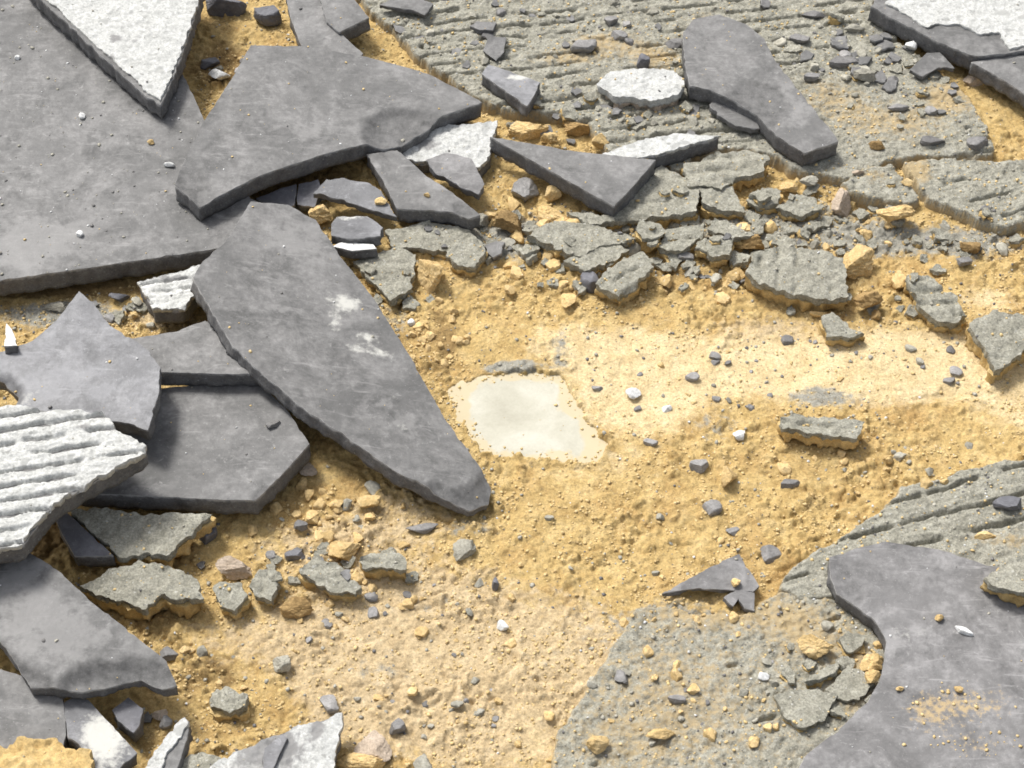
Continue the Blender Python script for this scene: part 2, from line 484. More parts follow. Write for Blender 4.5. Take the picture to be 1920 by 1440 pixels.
def mortar_relief(x, y, seed, rough=1.0):
    z = 0.55 * fbm(x, y, 0.012, 4, seed + 31, 0.6)
    f1, f2, cid = worley(x, y, 0.0030, seed + 13)
    z = z + 0.65 * np.clip(1 - (f1 / .7) ** 2, 0, 1) * sstep(.6, .9, cid)
    f1, f2, cid = worley(x, y, 0.0075, seed + 14)
    z = z + 0.35 * cid - 0.5 * sstep(0.12, 0.0, f2 - f1) * sstep(.5, .8, cid)
    z = z + 0.34 * fbm(x, y, 0.0024, 3, seed + 91)
    f1, f2, cid = worley(x, y, 0.0036, seed + 93)
    z = z - 0.6 * np.clip(1 - (f1 / .42) ** 2, 0, 1) * sstep(.55, .8, cid)          # pits
    return z * rough

def bed(label, pts, z, ang, seed, strength=1.1, sandy=(), pitch=8.5, depth=2.8, rough=1.0, step=0.62, jag=1.6, base_sandy=0.2, plain=(), edge=(-1.5, .45)):
    pw = poly_world(pts, z * MM)
    lo, hi = pw.min(0) - 0.004, pw.max(0) + 0.004
    X, Y = np.meshgrid(np.arange(lo[0], hi[0], step * MM), np.arange(lo[1], hi[1], step * MM))
    sd = sdf_poly(X, Y, pw) / MM + jag * fbm(X, Y, 0.009, 3, seed, 0.5)
    for sp in plain:
        strength = strength - sp[4] * blob(X, Y, *sp[:4], z * MM)
    top = z + grooves(X, Y, ang, pitch, depth, seed, strength, 0.26, 2.0) + mortar_relief(X, Y, seed, rough) + 0.8 * fbm(X, Y, 0.07, 2, seed + 5)
    k = sstep(edge[0], edge[1], sd)
    Z = (top + 4.5) * k - 4.5
    me, used = grid_mesh('mortar_bed', X, Y, Z * MM, sd > -2.2)
    me.materials.append(M_MORTAR)
    s = np.where(k < 0.45, 1.0, base_sandy + 0 * k)
    s = np.maximum(s, 0.5 * sstep(1.6, 0.0, sd))
    for sp in sandy:
        s = s + sp[4] * blob(X, Y, *sp[:4], z * MM)
    set_attr(me, 'sandy', np.clip(s, 0, 1).ravel()[used])
    return tag(link('mortar_bed', me), label, None, None, 'structure')

bed('grey green grooved mortar bed across the top of the rubble',
    [(600, -120), (640, -40), (700, 25), (745, 62), (800, 118), (880, 175), (945, 205), (1030, 212), (1108, 232), (1140, 285), (1235, 300),
     (1275, 322), (1300, 290), (1390, 276), (1450, 292), (1500, 322), (1560, 332), (1590, 335), (1640, 312), (1685, 296), (1790, 290), (1865, 288),
     (1850, 240), (1815, 180), (1760, 130), (1700, 85), (1640, 35), (1640, -120)], 6.0, 9, 100, 1.1,
    [(1130, 80, 80, 35, .4), (1060, 110, 80, 22, .35), (1230, 110, 60, 40, .4), (1560, 180, 90, 60, .3), (1680, 230, 120, 50, .35), (1780, 180, 60, 40, .5),
     (1330, 60, 60, 60, .3)], plain=[(1700, 190, 220, 130, 1.0), (1560, 300, 160, 60, .7), (1150, 90, 110, 50, .6), (1560, 90, 90, 70, .5)])
bed('flat mortar slab at the right edge with two trowel grooves',
    [(1692, 303), (1760, 296), (1880, 300), (2080, 280), (2080, 430), (1925, 418), (1885, 428), (1830, 412), (1790, 392), (1738, 372), (1715, 340)],
    6.5, 20, 140, 0.85, [(1720, 320, 30, 30, .6)], jag=1.0, pitch=13, plain=[(1700, 330, 60, 50, .7)], edge=(-.9, .4))
bed('narrow mortar slab left of the sandy crack',
    [(1578, 345), (1620, 318), (1672, 308), (1700, 340), (1725, 372), (1700, 384), (1640, 374), (1590, 360)], 5.5, 14, 150, 0.5, [(1640, 330, 40, 20, .3)], jag=1.0)
bed('wide mortar bed with long grooves at the right below the sand',
    [(1478, 1068), (1520, 1040), (1556, 1018), (1600, 990), (1655, 955), (1692, 912), (1750, 898), (1860, 872), (2100, 815), (2100, 1180), (1700, 1150),
     (1580, 1120), (1500, 1125), (1462, 1105)], 5.5, 17, 160, 1.15, [(1890, 1010, 60, 20, .3)], pitch=12, jag=1.2, rough=.8)
bed('sandy mortar bed in the lower right corner under the chipped tile',
    [(1192, 1142), (1240, 1132), (1310, 1152), (1400, 1148), (1440, 1118), (1470, 1110), (1570, 1128), (1700, 1165), (1700, 1560), (1040, 1560), (1036, 1420),
     (1046, 1372), (1100, 1290), (1150, 1210)], 4.6, 17, 170, 0.25,
    [(1350, 1145, 120, 26, .4), (1240, 1260, 120, 70, .15), (1350, 1330, 150, 80, .12), (1180, 1400, 120, 60, .18), (1500, 1180, 60, 40, .3), (1600, 1260, 40, 60, .35)],
    jag=0.8, rough=1.1, base_sandy=0.3, edge=(-.9, .3))

# ------------------------------------------------------------------ broken plates
TILES, ALL = [], []
def plane_frame(pts, z, tilt):
    cx, cy = np.mean([p[0] for p in pts]), np.mean([p[1] for p in pts])
    o = P(cx, cy, z * MM)
    n = np.array([-tilt[0], -tilt[1], 1.0]); n /= np.linalg.norm(n)
    u = np.array([1.0, 0, tilt[0]]); u /= np.linalg.norm(u)
    v = np.cross(n, u)
    def to_uv(px, py):
        r = ray(px, py)
        t = np.dot(o - CAM, n) / np.dot(r, n)
        d = CAM + r * t - o
        return np.array([np.dot(d, u), np.dot(d, v)])
    M = Matrix(((u[0], v[0], n[0], o[0]), (u[1], v[1], n[1], o[1]), (u[2], v[2], n[2], o[2]), (0, 0, 0, 1)))
    return to_uv, M

def refine(uv, step, jag, seed, size=0.007):
    """edges cut into short pieces and made ragged"""
    out = []
    n = len(uv)
    area = sum(uv[i][0] * uv[(i + 1) % n][1] - uv[(i + 1) % n][0] * uv[i][1] for i in range(n))
    if area < 0: uv = uv[::-1]
    for i in range(n):
        a, b = uv[i], uv[(i + 1) % n]
        L = np.linalg.norm(b - a)
        k = max(1, int(round(L / step)))
        for j in range(k):
            out.append(a + (b - a) * j / k)
    out = np.array(out)
    d = np.roll(out, -1, 0) - np.roll(out, 1, 0)
    nr = np.stack([d[:, 1], -d[:, 0]], 1) / (np.linalg.norm(d, axis=1, keepdims=True) + 1e-12)
    w = (fbm(out[:, 0] + seed, out[:, 1], size, 4, seed, 0.6) + 0.5 * fbm(out[:, 0], out[:, 1] - seed, size * .35, 2, seed + 1)) * jag * MM
    arc = np.cumsum(np.linalg.norm(out - np.roll(out, 1, 0), axis=1))
    w = (.75 * w if jag < .75 else w) - (1.6 * jag if jag < .75 else 0.0) * MM * sstep(.18, .55, perlin(arc / .0058, arc * 0 + seed * .13, seed + 2))       # nicks
    return out + nr * w[:, None]

def plate(name, to_uv, M, pts, thick, mats, seed, step=1.3, inner=2.2, jag=0.35, relief=None, chips=(), drop=0.0, flare=0.0, side_rough=0.55,
          rows=5, fields=None, side_sandy=0.0, uv=None, root=None, rM=None, edge_name=None):
    """one broken plate: relief on top, ragged walls, flat underside. thick, drop, flare in mm"""
    if uv is None: uv = np.array([to_uv(*p) for p in pts])
    ring = refine(uv, step * MM, jag, seed)
    lo, hi = ring.min(0), ring.max(0)
    s = inner * MM
    X, Y = np.meshgrid(np.arange(lo[0] + s * .5, hi[0], s), np.arange(lo[1] + s * .5, hi[1], s * .87))
    X[1::2] += s * .5
    r = np.random.default_rng(seed)
    X = X + r.uniform(-.22, .22, X.shape) * s; Y = Y + r.uniform(-.22, .22, Y.shape) * s
    ok = sdf_poly(X, Y, ring) > 0.55 * min(s, step * MM)
    inn = np.stack([X[ok], Y[ok]], 1)
    nr_ = len(ring)
    res = delaunay_2d_cdt([Vector(p) for p in np.concatenate([ring, inn])], [], [list(range(nr_))], 1, 1e-7)
    v2 = np.array([(p[0], p[1]) for p in res[0]])
    tris = [tuple(f) for f in res[2]]
    x, y = v2[:, 0], v2[:, 1]
    z = np.zeros(len(x))
    if relief: z = z + relief(x, y)
    chipmask = np.zeros(len(x))
    for (cp, depth, slope, sd_) in chips:
        cuv = np.array([to_uv(*p) for p in cp])
        d = sdf_poly(x, y, cuv) / MM + 0.5 * fbm(x, y, 0.006, 3, sd_)
        dd = np.clip(d, 0, None)
        f = depth * (1 - np.exp(-dd * slope / depth)) + 0.12 * np.sin(dd * 2.1) * sstep(0, 2, dd)
        z = z - np.where(d > 0, f, 0)
        chipmask = np.maximum(chipmask, sstep(-.2, .5, d))
    z = z - drop
    # outline of the triangulated top
    cnt = {}
    for t in tris:
        for i in range(3):
            e = (t[i], t[(i + 1) % 3]); cnt[e] = 1
    nxt = {a: b for (a, b) in cnt if (b, a) not in cnt}
    loops, seen = [], set()
    for st in list(nxt):
        if st in seen: continue
        L, c = [], st
        while c not in seen and c in nxt:
            seen.add(c); L.append(c); c = nxt[c]
        if len(L) > 2: loops.append(L)
    verts = [np.stack([x, y, z * MM], 1)]
    faces, midx, smooth = list(tris), [0] * len(tris), [True] * len(tris)
    base = len(x)
    sides_sandy, rims = [], []
    ledge = sstep(-.2, .5, perlin(np.array([seed * .37]), np.array([.5]), seed))[0]
    for L in loops:
        q = v2[L]; n = len(L)
        d = np.roll(q, -1, 0) - np.roll(q, 1, 0)
        nrm = np.stack([d[:, 1], -d[:, 0]], 1) / (np.linalg.norm(d, axis=1, keepdims=True) + 1e-12)
        arc = np.cumsum(np.linalg.norm(q - np.roll(q, 1, 0), axis=1))
        zt = z[L]
        for k in range(rows + 1):
            t = k / rows
            off = flare * t + side_rough * fbm(arc + 0.3 * seed, np.full(n, t * thick * MM * 1.0), 0.0045, 3, seed + 7, .6) * (0.25 + t)
            if edge_name: off = off + (0.15 + 0.55 * ledge) * sstep(.35, .6, t) * fbm(arc + .7 * seed, arc * 0, 0.014, 3, seed + 11)
            if k == 0: off = off * 0
            if k == 1: off = off * .4 + 0.08 + 0.25 * np.clip(perlin(arc / .0035, arc * 0 + .3, seed + 3), 0, 1)
            p = q + nrm * (off[:, None] * MM)
            zz = zt * (1 - t) + (-thick) * t
            if k == 1: zz = zt - np.minimum(.22 + .6 * np.clip(perlin(arc / .0035, arc * 0 + .3, seed + 3), 0, 1), thick * .3)
            if k == 0: zz = zt
            verts.append(np.column_stack([p, zz * MM]))
            sides_sandy.append(np.full(n, side_sandy + (0.12 * t))); rims.append(np.full(n, 0.95 if k == 0 else 0.6 if k == 1 else 0.0))
        for k in range(rows):
            a0, b0 = base + k * n, base + (k + 1) * n
            for i in range(n):
                j = (i + 1) % n
                faces.append((a0 + j, a0 + i, b0 + i, b0 + j)); midx.append(1); smooth.append(True)
        faces.append(tuple(base + rows * n + i for i in range(n - 1, -1, -1))); midx.append(1); smooth.append(False)
        base += (rows + 1) * n
    V = np.concatenate(verts)
    faces = [f if i < len(tris) else f[::-1] for i, f in enumerate(faces)]
    nv = len(V); nt_ = len(x)
    ws = np.zeros(nv)
    if sides_sandy: ws[nt_:] = np.concatenate(sides_sandy)
    out = {'dust_glint': np.zeros(nv), 'film': np.zeros(nv), 'sandy': ws, 'chip': np.concatenate([chipmask] + rims)}
    if fields:
        for nm, base_v, spots in fields:
            val = np.full(nt_, float(base_v))
            for (px, py, rx, ry, a) in spots:
                c = to_uv(px, py)
                val += a * np.exp(-(((x - c[0]) / (rx / 4360)) ** 2 + ((y - c[1]) / (ry / 3340)) ** 2))
            out[nm][:nt_] = np.clip(val, 0, 1)
    if edge_name: out['dust_glint'][:nt_] = np.maximum(out['dust_glint'][:nt_], .2 + .12 * fbm(x, y, .03, 2, seed + 17))
    def emit(nm, V_, F_, mats_, mi, sm, sl):
        me = tri_mesh(nm, V_, F_, mats_, mi, sm)
        for a, val in out.items(): set_attr(me, a, val[sl])
        o = link(nm, me, root)
        o.matrix_basis = rM.inverted() @ M
        return o
    if edge_name:       # the face and the broken edge are parts of their own
        emit(name, V[:nt_], faces[:len(tris)], [mats[0]], None, smooth[:len(tris)], slice(0, nt_))
        emit(edge_name, V[nt_:], [tuple(q - nt_ for q in f) for f in faces[len(tris):]], [mats[1]], None, smooth[len(tris):], slice(nt_, nv))
    else:
        emit(name, V, faces, mats, midx, smooth, slice(0, nv))

OUT = {}
def thing(name, M, label, cat, group, outline=None):
    o = bpy.data.objects.new(name, None)
    o.empty_display_size = 0.005
    COL.objects.link(o)
    o.matrix_world = M
    if outline is not None: OUT[o.name] = {'outline': outline}
    return tag(o, label, cat, group)

SEED = [1000]
def nseed():
    SEED[0] += 37
    return SEED[0]

G_TILE = 'broken pieces of grey floor tile'
G_BACK = 'overturned tile pieces showing mortar'
G_CHUNK = 'broken chunks of grey mortar'

def tile(label, pts, z, tilt=(0, 0), thick=9.5, mat=None, chips=(), fields=None, jag=0.27, inner=2.2, flare=0.0, cat='tile piece', warp=0.15, side_rough=0.55, name='tile_fragment', group=G_TILE):
    s = nseed()
    to_uv, M = plane_frame(pts, z, tilt)
    rel = lambda x, y: warp * fbm(x, y, 0.03, 3, s)
    o = thing(name, M, label, cat, group, poly_world(pts, .004))
    plate('tile_face', to_uv, M, pts, thick, [mat or M_TILE, M_EDGE], s, inner=inner, jag=jag, relief=rel, chips=chips, fields=fields, flare=flare, side_rough=side_rough,
          root=o, rM=M, edge_name='broken_edge')
    return o

def overturned(label, pts, z, tilt=(0, 0), thick=8.0, coat=2.2, coat_pts=None, groove=None, rough=1.0, spots=(), base=0.1, body=None, chips=(), cmat=None):
    """a tile lying face down: tile body, and on it the mortar that tore off with it"""
    s = nseed()
    to_uv, M = plane_frame(pts, z, tilt)
    o = thing('overturned_tile', M, label, 'tile piece', G_BACK, poly_world(pts, .004))
    plate('tile_body', to_uv, M, pts, thick + coat, [body or M_TILE, M_EDGE], s, jag=0.45, drop=coat * 0.8, relief=lambda x, y: 0.1 * fbm(x, y, .02, 3, s), chips=chips, root=o, rM=M)
    def rel(x, y):
        r = mortar_relief(x, y, s, rough) * 0.75 - 0.3
        if groove: r = r + grooves(x, y, groove[0], groove[1], groove[2], s, groove[3])
        return r
    plate('mortar_coat', to_uv, M, coat_pts or pts, coat + .3, [cmat or M_COAT, cmat or M_COAT], s + 5, step=1.0, inner=.62 if groove else .9, jag=0.9, relief=rel, flare=0.2, side_rough=.4, rows=2,
          fields=[('sandy', base, spots)], root=o, rM=M)
    return o

def chunk(label, pts, z, tilt=(0, 0), crust=4.5, sand=5.5, groove=(10, 9, 1.4, .7), rough=1.0, sandy=0.08, spots=(), mat=None, lower=None, jag=1.0, inner=1.1, flare=-0.4, name='mortar_chunk', cat='mortar chunk', part='mortar_crust'):
    """a lump of the mortar bed that broke off, with a layer of sand stuck under it"""
    s = nseed()
    to_uv, M = plane_frame(pts, z, tilt)
    def rel(x, y):
        r = mortar_relief(x, y, s, rough) * 0.8 - 0.4
        if groove: r = r + grooves(x, y, *groove[:3], s, groove[3])
        return r
    m = mat or M_MORTAR
    o = thing(name, M, label, cat, G_CHUNK, poly_world(pts, .002))
    plate(part, to_uv, M, pts, crust, [m, m], s, step=1.1, inner=inner, jag=jag, relief=rel, flare=flare * .4, side_rough=1.0, rows=4,
              fields=[('sandy', sandy, spots)], side_sandy=0.22, root=o, rM=M)
    if sand:
        uv = np.array([to_uv(*p) for p in pts]); c = uv.mean(0)
        uv = c + (uv - c) * (1 - 0.02) 
        M2 = M @ Matrix.Translation((0, 0, -crust * MM * 0.92))
        plate('sand_layer', None, M2, None, sand, [lower or M_SAND, lower or M_SAND], s + 9, step=1.2, inner=3.0, jag=1.5, flare=flare, side_rough=1.6, rows=5, uv=uv, root=o, rM=M)
    return o

# ---- the stack of tiles on the left
tile('largest grey tile slab filling the upper left corner',
     [(-170, -40), (-40, -16), (70, -12), (200, 40), (330, 120), (350, 152), (388, 236), (430, 310), (470, 372), (525, 398), (500, 450), (435, 462), (200, 497), (0, 526), (-170, 550)],
     15, (-0.02, 0.0), 10, fields=[('film', .3, [(90, 440, 90, 50, .35), (40, 470, 90, 40, .3), (160, 180, 130, 60, .1)]), ('dust_glint', .0, [(140, 305, 60, 18, .35), (280, 290, 50, 20, .2), (90, 440, 80, 40, .3)])])
overturned('white backed triangular tile piece lying on the largest grey slab',
           [(20, -70), (68, -12), (180, 92), (272, 176), (300, 194), (312, 172), (342, 95), (372, 4), (392, -70)], 28, (-0.02, 0.02), 9.0, 1.6,
           [(40, -70), (78, -12), (180, 82), (272, 166), (300, 187), (310, 168), (340, 92), (370, 4), (390, -70)], None, 0.7,
           [(216, 72, 14, 10, .8), (208, 112, 8, 18, .8), (250, 76, 14, 6, .5), (100, 15, 14, 8, .4), (275, 55, 30, 20, .2), (230, 150, 20, 12, .3)], 0.12)
tile('small grey tile piece with dark front edge behind the long slate wedge',
     [(590, -40), (655, -12), (692, 33), (636, 60), (612, 40)], 17, (0, 0), 8)
tile('slim grey tile strip standing up behind the wide wedge tile',
     [(528, -50), (560, -50), (606, -14), (624, 50), (680, 100), (660, 125), (580, 120), (566, 88), (545, 34)], 15, (0, 0), 8)
tile('wide wedge shaped grey tile with a shell chip on its lower edge',
     [(470, 85), (566, 86), (690, 107), (800, 137), (906, 192), (822, 219), (800, 238), (752, 266), (718, 272), (690, 268), (600, 291), (484, 330), (404, 371), (375, 385),
      (328, 346), (336, 322), (380, 231), (440, 138)], 21, (-0.08, 0.0), 9.5,
     chips=[([(688, 222), (720, 206), (770, 201), (818, 214), (850, 225), (770, 300), (690, 285), (676, 250)], 3.4, 0.75, 3),
            ([(310, 340), (345, 318), (378, 318), (402, 345), (410, 385), (370, 400)], 1.8, 0.35, 4)],
     fields=[('film', .32, [(570, 240, 90, 30, .2)]), ('dust_glint', 0, [(480, 250, 60, 30, .15)])])
tile('grey four sided tile piece below the wedge tile point',
     [(687, 289), (745, 281), (800, 330), (850, 362), (900, 402), (878, 409), (850, 397), (745, 391), (716, 335)], 14, (0.02, 0.03), 8.5,
     chips=[([(846, 368), (880, 384), (915, 410), (850, 415)], 1.5, .4, 6)])
overturned('pale rough tile back half hidden under the wedge tile point',
           [(735, 280), (830, 235), (932, 226), (924, 258), (917, 292), (897, 314), (830, 296), (790, 304), (755, 296)], 9.5, (0, 0), 6, 2.0, None, None, 1.1,
           [(800, 270, 30, 15, .5), (900, 250, 20, 20, .2)], 0.2)
tile('rounded violet grey tile flake on the pale tile back',
     [(800, 299), (838, 286), (885, 296), (907, 345), (897, 364), (862, 350), (818, 326)], 14, (0.05, 0.1), 4, M_SLATE, jag=.5)
tile('bent pale tile shard with a yellow crumb on its end',
     [(588, 362), (612, 336), (640, 334), (690, 343), (715, 358), (744, 406), (690, 391), (640, 374)], 13, (-.02, .12), 3.5, M_PALE, jag=.5)
tile('dark bluish tile shard in the hollow left of the bent shard',
     [(556, 384), (560, 345), (596, 336), (602, 352), (590, 388)], 8, (.1, .2), 5, M_DARK)
tile('dark tile shard deep in the hollow under the wedge tile',
     [(480, 372), (530, 352), (556, 345), (552, 385), (520, 396)], 7, (0, .1), 6, M_DARK)
tile('short rounded tile shard with a white rim beside the yellow lump',
     [(620, 420), (632, 407), (690, 404), (718, 427), (714, 442), (660, 449), (622, 441)], 13, (0, -.15), 5, M_PALE, jag=.4, fields=[('dust_glint', 0, [(660, 408, 50, 6, .9)])])
tile('thin dark tile shard with white top below the rounded shard',
     [(624, 462), (640, 453), (700, 458), (706, 466), (660, 470)], 12, (0, -.1), 5, M_WHITE)
tile('long curved blade shaped grey tile with pale scuffs across the middle',
     [(470, 378), (540, 384), (592, 412), (640, 482), (702, 562), (770, 670), (832, 782), (906, 884), (925, 908), (920, 936), (884, 948), (828, 925), (735, 881), (640, 812), (560, 760),
      (482, 692), (438, 650), (400, 590), (361, 520), (380, 490), (430, 445)], 21, (-0.25, -0.06), 7.2,
     chips=[([(812, 898), (850, 914), (884, 908), (900, 886), (915, 868), (970, 880), (960, 980), (800, 980), (800, 920)], 4.0, 0.9, 9)],
     fields=[('film', .36, [(560, 450, 90, 40, .25), (500, 560, 60, 60, .1), (740, 800, 60, 50, .1)]),
             ('dust_glint', 0.02, [(655, 570, 34, 22, .72), (628, 606, 18, 24, .6), (590, 555, 50, 28, .35), (690, 632, 30, 12, .7), (716, 662, 34, 13, .65), (664, 652, 26, 12, .5), (755, 800, 16, 9, .6), (745, 740, 40, 14, .4), (650, 790, 50, 14, .3)])])
tile('flat grey tile strip tucked under the curved blade tile',
     [(240, 636), (330, 621), (385, 600), (440, 640), (500, 700), (452, 701), (300, 698), (240, 699)], 25, (0, 0), 8.4, jag=.2)
tile('flat six sided grey tile under the strip with a dark front edge',
     [(230, 735), (300, 728), (480, 712), (540, 770), (580, 832), (530, 888), (479, 937), (445, 938), (170, 925), (90, 918), (130, 850)], 16.5, (0, 0), 9.5, jag=.25,
     chips=[([(470, 925), (500, 905), (520, 940), (470, 950)], .8, .3, 2)])
tile('pale glossy tile with a pointed top and mottled whitish film',
     [(148, 545), (176, 570), (206, 611), (242, 632), (280, 658), (300, 690), (297, 742), (277, 806), (230, 792), (150, 784), (20, 772), (32, 738), (6, 712), (-60, 706), (-60, 668), (0, 660), (60, 640), (105, 602)],
     34, (0.0, 0.03), 7, M_PALE, jag=.4, fields=[('film', .42, [(90, 720, 90, 40, .2), (160, 570, 50, 25, -.2)]), ('dust_glint', .0, [(50, 745, 40, 25, .5), (160, 615, 25, 8, .45), (120, 690, 60, 30, .25)])],
     chips=[([(-5, 700), (30, 706), (48, 735), (38, 765), (-5, 770)], 4, 1.2, 5)])
overturned('white grooved tile back at the left edge below the glossy tile',
           [(-140, 752), (0, 757), (100, 765), (190, 772), (216, 800), (273, 836), (266, 850), (236, 863), (180, 896), (100, 941), (70, 975), (42, 1017), (-140, 1060)],
           43, (-0.03, -0.02), 8, 2.6, None, (13, 7.0, 2.3, 1.2), 0.55, [(160, 800, 30, 8, .5)], 0.10)
tile('thick grey tile with a flaked lower edge in the lower left',
     [(-140, 1000), (0, 1018), (45, 1030), (110, 1070), (170, 1126), (250, 1190), (312, 1240), (330, 1282), (302, 1286), (262, 1266), (230, 1272), (200, 1281), (150, 1291), (100, 1286), (55, 1283), (0, 1200), (-140, 1110)],
     25, (-0.03, 0.05), 8.5, fields=[('film', .35, [(80, 1160, 90, 50, .3), (40, 1090, 40, 30, .2)]), ('dust_glint', 0, [(150, 1180, 60, 20, .2)])],
     chips=[([(98, 1290), (120, 1262), (170, 1238), (215, 1240), (240, 1228), (300, 1238), (340, 1260), (340, 1310), (90, 1310)], 6.0, 0.85, 12),
            ([(-20, 1180), (0, 1200), (30, 1228), (60, 1250), (100, 1270), (110, 1300), (20, 1300), (-40, 1200)], 5.0, .9, 13)])
tile('grey tile corner lying under the flaked tile at the left edge',
     [(-140, 1215), (60, 1272), (112, 1292), (122, 1340), (124, 1378), (96, 1470), (-140, 1530)], 15, (0, .02), 9, fields=[('film', .3, [])])
tile('bright bluish white tile shard at the bottom left with a dark end',
     [(120, 1318), (140, 1306), (166, 1312), (200, 1350), (257, 1412), (232, 1434), (190, 1470), (172, 1440), (150, 1396), (128, 1384)], 15, (-.1, -.12), 7, M_PALE,
     fields=[('dust_glint', 0, [(200, 1400, 50, 50, .75), (180, 1360, 30, 30, .4)])])
tile('dark blocky tile lump in the shade beside the bright shard',
     [(212, 1330), (240, 1308), (268, 1330), (264, 1356), (250, 1374), (222, 1352)], 11, (0, -.1), 7, M_DARK, warp=.8)
overturned('upright white tile sliver with a pointed tip at the bottom left',
           [(346, 1343), (354, 1350), (352, 1372), (330, 1440), (310, 1480), (240, 1480), (270, 1440), (300, 1392)], 16, (.05, -.05), 6, 1.6,
           [(346, 1343), (352, 1352), (338, 1380), (310, 1412), (290, 1480), (245, 1480), (272, 1438), (302, 1390)], None, .6, (), .1)
overturned('grey white tile back with slate slivers at the bottom edge',
           [(640, 1338), (640, 1362), (630, 1400), (612, 1480), (400, 1500), (360, 1470), (410, 1424), (500, 1384), (560, 1360)], 14, (0, .03), 7, 2.0, None, None, 1.0,
           [(500, 1400, 40, 20, .85), (595, 1366, 10, 18, .7), (540, 1420, 30, 30, .3), (450, 1440, 30, 20, .3)], .22, None)
tile('blue grey slate sliver stuck on the bottom tile back',
     [(496, 1404), (530, 1376), (538, 1384), (512, 1440), (490, 1448)], 15.5, (0, .03), 1.6, M_PALE)
tile('dark three cornered tile piece beside the mortar chunk at left',
     [(98, 960), (118, 954), (150, 984), (213, 1042), (140, 1043), (118, 1004)], 15, (0, 0), 7.5, M_DARK, jag=.2)
overturned('pale tile back wedged between the big slab and the curved blade',
           [(260, 528), (330, 508), (400, 488), (430, 500), (400, 540), (364, 548), (345, 576), (316, 578), (288, 577), (270, 548)], 16, (0, -.12), 7, 2.0,
           None, (12, 7, 1.8, 1.0), .9, [(330, 520, 50, 6, .6)], .22)
tile('white tile splinter standing at the left edge above the glossy tile',
     [(8, 648), (12, 606), (22, 618), (33, 648)], 36, (0, -.3), 4, M_WHITE)

# ---- tile pieces on the right and at the top
tile('narrow triangular grey tile pointing left in the top middle',
     [(918, 256), (1080, 284), (1229, 300), (1190, 345), (1152, 387), (1060, 336)], 16.5, (0.02, 0.03), 9.5, mat=M_TILE, jag=.2)
overturned('thin white topped tile shard leaning behind the triangular tile',
           [(1128, 288), (1200, 263), (1270, 249), (1348, 254), (1316, 264), (1235, 289), (1180, 294)], 15, (0, -.05), 8, 1.4, None, None, .6, (), .0, M_DARK)
tile('long grey tile with a hooked notch and a blunt dark end at the top right',
     [(1280, 62), (1300, 36), (1350, 27), (1398, 45), (1432, 72), (1452, 112), (1500, 172), (1574, 265), (1540, 276), (1508, 287), (1456, 254), (1420, 214), (1380, 190), (1330, 168), (1294, 161), (1284, 118)],
     17, (-0.0, .02), 9, jag=.3, fields=[('film', .36, [(1480, 200, 50, 60, .2)]), ('sandy', 0, [(1320, 140, 24, 12, .42)]), ('dust_glint', 0, [(1345, 120, 40, 30, .3)])],
     chips=[([(1360, 178), (1400, 150), (1460, 160), (1480, 200), (1440, 260), (1400, 230)], .9, .3, 8)])
tile('thin grey flake with a chipped rim under the hooked tile notch',
     [(1332, 196), (1352, 183), (1400, 205), (1418, 224), (1424, 241), (1380, 236), (1345, 214)], 11, (0, 0), 3.0, M_TILE, jag=.7)
tile('small glossy tile block with white glints near the top middle',
     [(902, 138), (916, 121), (962, 136), (1013, 154), (1002, 178), (988, 199), (950, 172)], 14, (.0, -.06), 7, M_PALE, fields=[('dust_glint', 0, [(970, 145, 30, 10, .9), (925, 130, 15, 8, .5), (1000, 180, 8, 20, .5)]), ('film', .5, [])])  # white glints painted on the face as pale spots
overturned('white backed tile with a bare grey chip in the top right corner',
           [(1632, 8), (1662, -40), (2060, -60), (2060, 60), (1925, 90), (1892, 96), (1830, 102), (1765, 78), (1700, 44)], 18, (0, .02), 9, 1.6,
           [(1662, 4), (1690, -40), (2060, -60), (2060, 55), (1925, 84), (1895, 90), (1872, 62), (1838, 62), (1800, 45), (1760, 44), (1738, 50), (1700, 26)], None, .7,
           [(1720, 15, 30, 10, .2)], .1)
tile('grey tile edge entering the picture under the white backed corner tile',
     [(1822, 116), (1900, 104), (2060, 100), (2060, 240), (1960, 200), (1922, 176), (1870, 142)], 14, (0, 0), 8, fields=[('film', .4, [])])
tile('small curled grey flake left of the corner tiles',
     [(1706, 130), (1738, 100), (1762, 98), (1790, 128), (1760, 126), (1730, 142)], 11, (0, .1), 2.5, M_TILE, warp=.8)
tile('chipped grey tile with sandy smears in the lower right corner',
     [(1555, 1045), (1600, 1030), (1660, 1015), (1760, 1030), (1850, 1060), (2080, 1090), (2080, 1560), (1480, 1500), (1506, 1420), (1580, 1362), (1630, 1312), (1655, 1262), (1663, 1202), (1642, 1166), (1600, 1132), (1570, 1111), (1558, 1080)],
     13, (0, 0), 7, M_SLATE, jag=.3,
     fields=[('film', .33, [(1700, 1190, 90, 50, .16), (1850, 1100, 90, 40, .1)]), ('dust_glint', 0.02, [(1690, 1190, 30, 20, .5), (1740, 1040, 30, 14, .4), (1740, 1180, 20, 20, .35)]),
             ('sandy', .1, [(1725, 1330, 46, 30, .29), (1790, 1310, 56, 34, .27), (1840, 1400, 80, 22, .33), (1690, 1240, 40, 30, .22), (1880, 1300, 60, 40, .22), (1750, 1360, 60, 30, .15), (1850, 1330, 60, 20, .15)])],
     chips=[([(1540, 1065), (1570, 1052), (1610, 1075), (1625, 1115), (1600, 1140), (1540, 1110)], .9, .35, 15), ([(1560, 1052), (1600, 1050), (1628, 1058), (1600, 1064), (1560, 1066)], .6, .4, 16)])
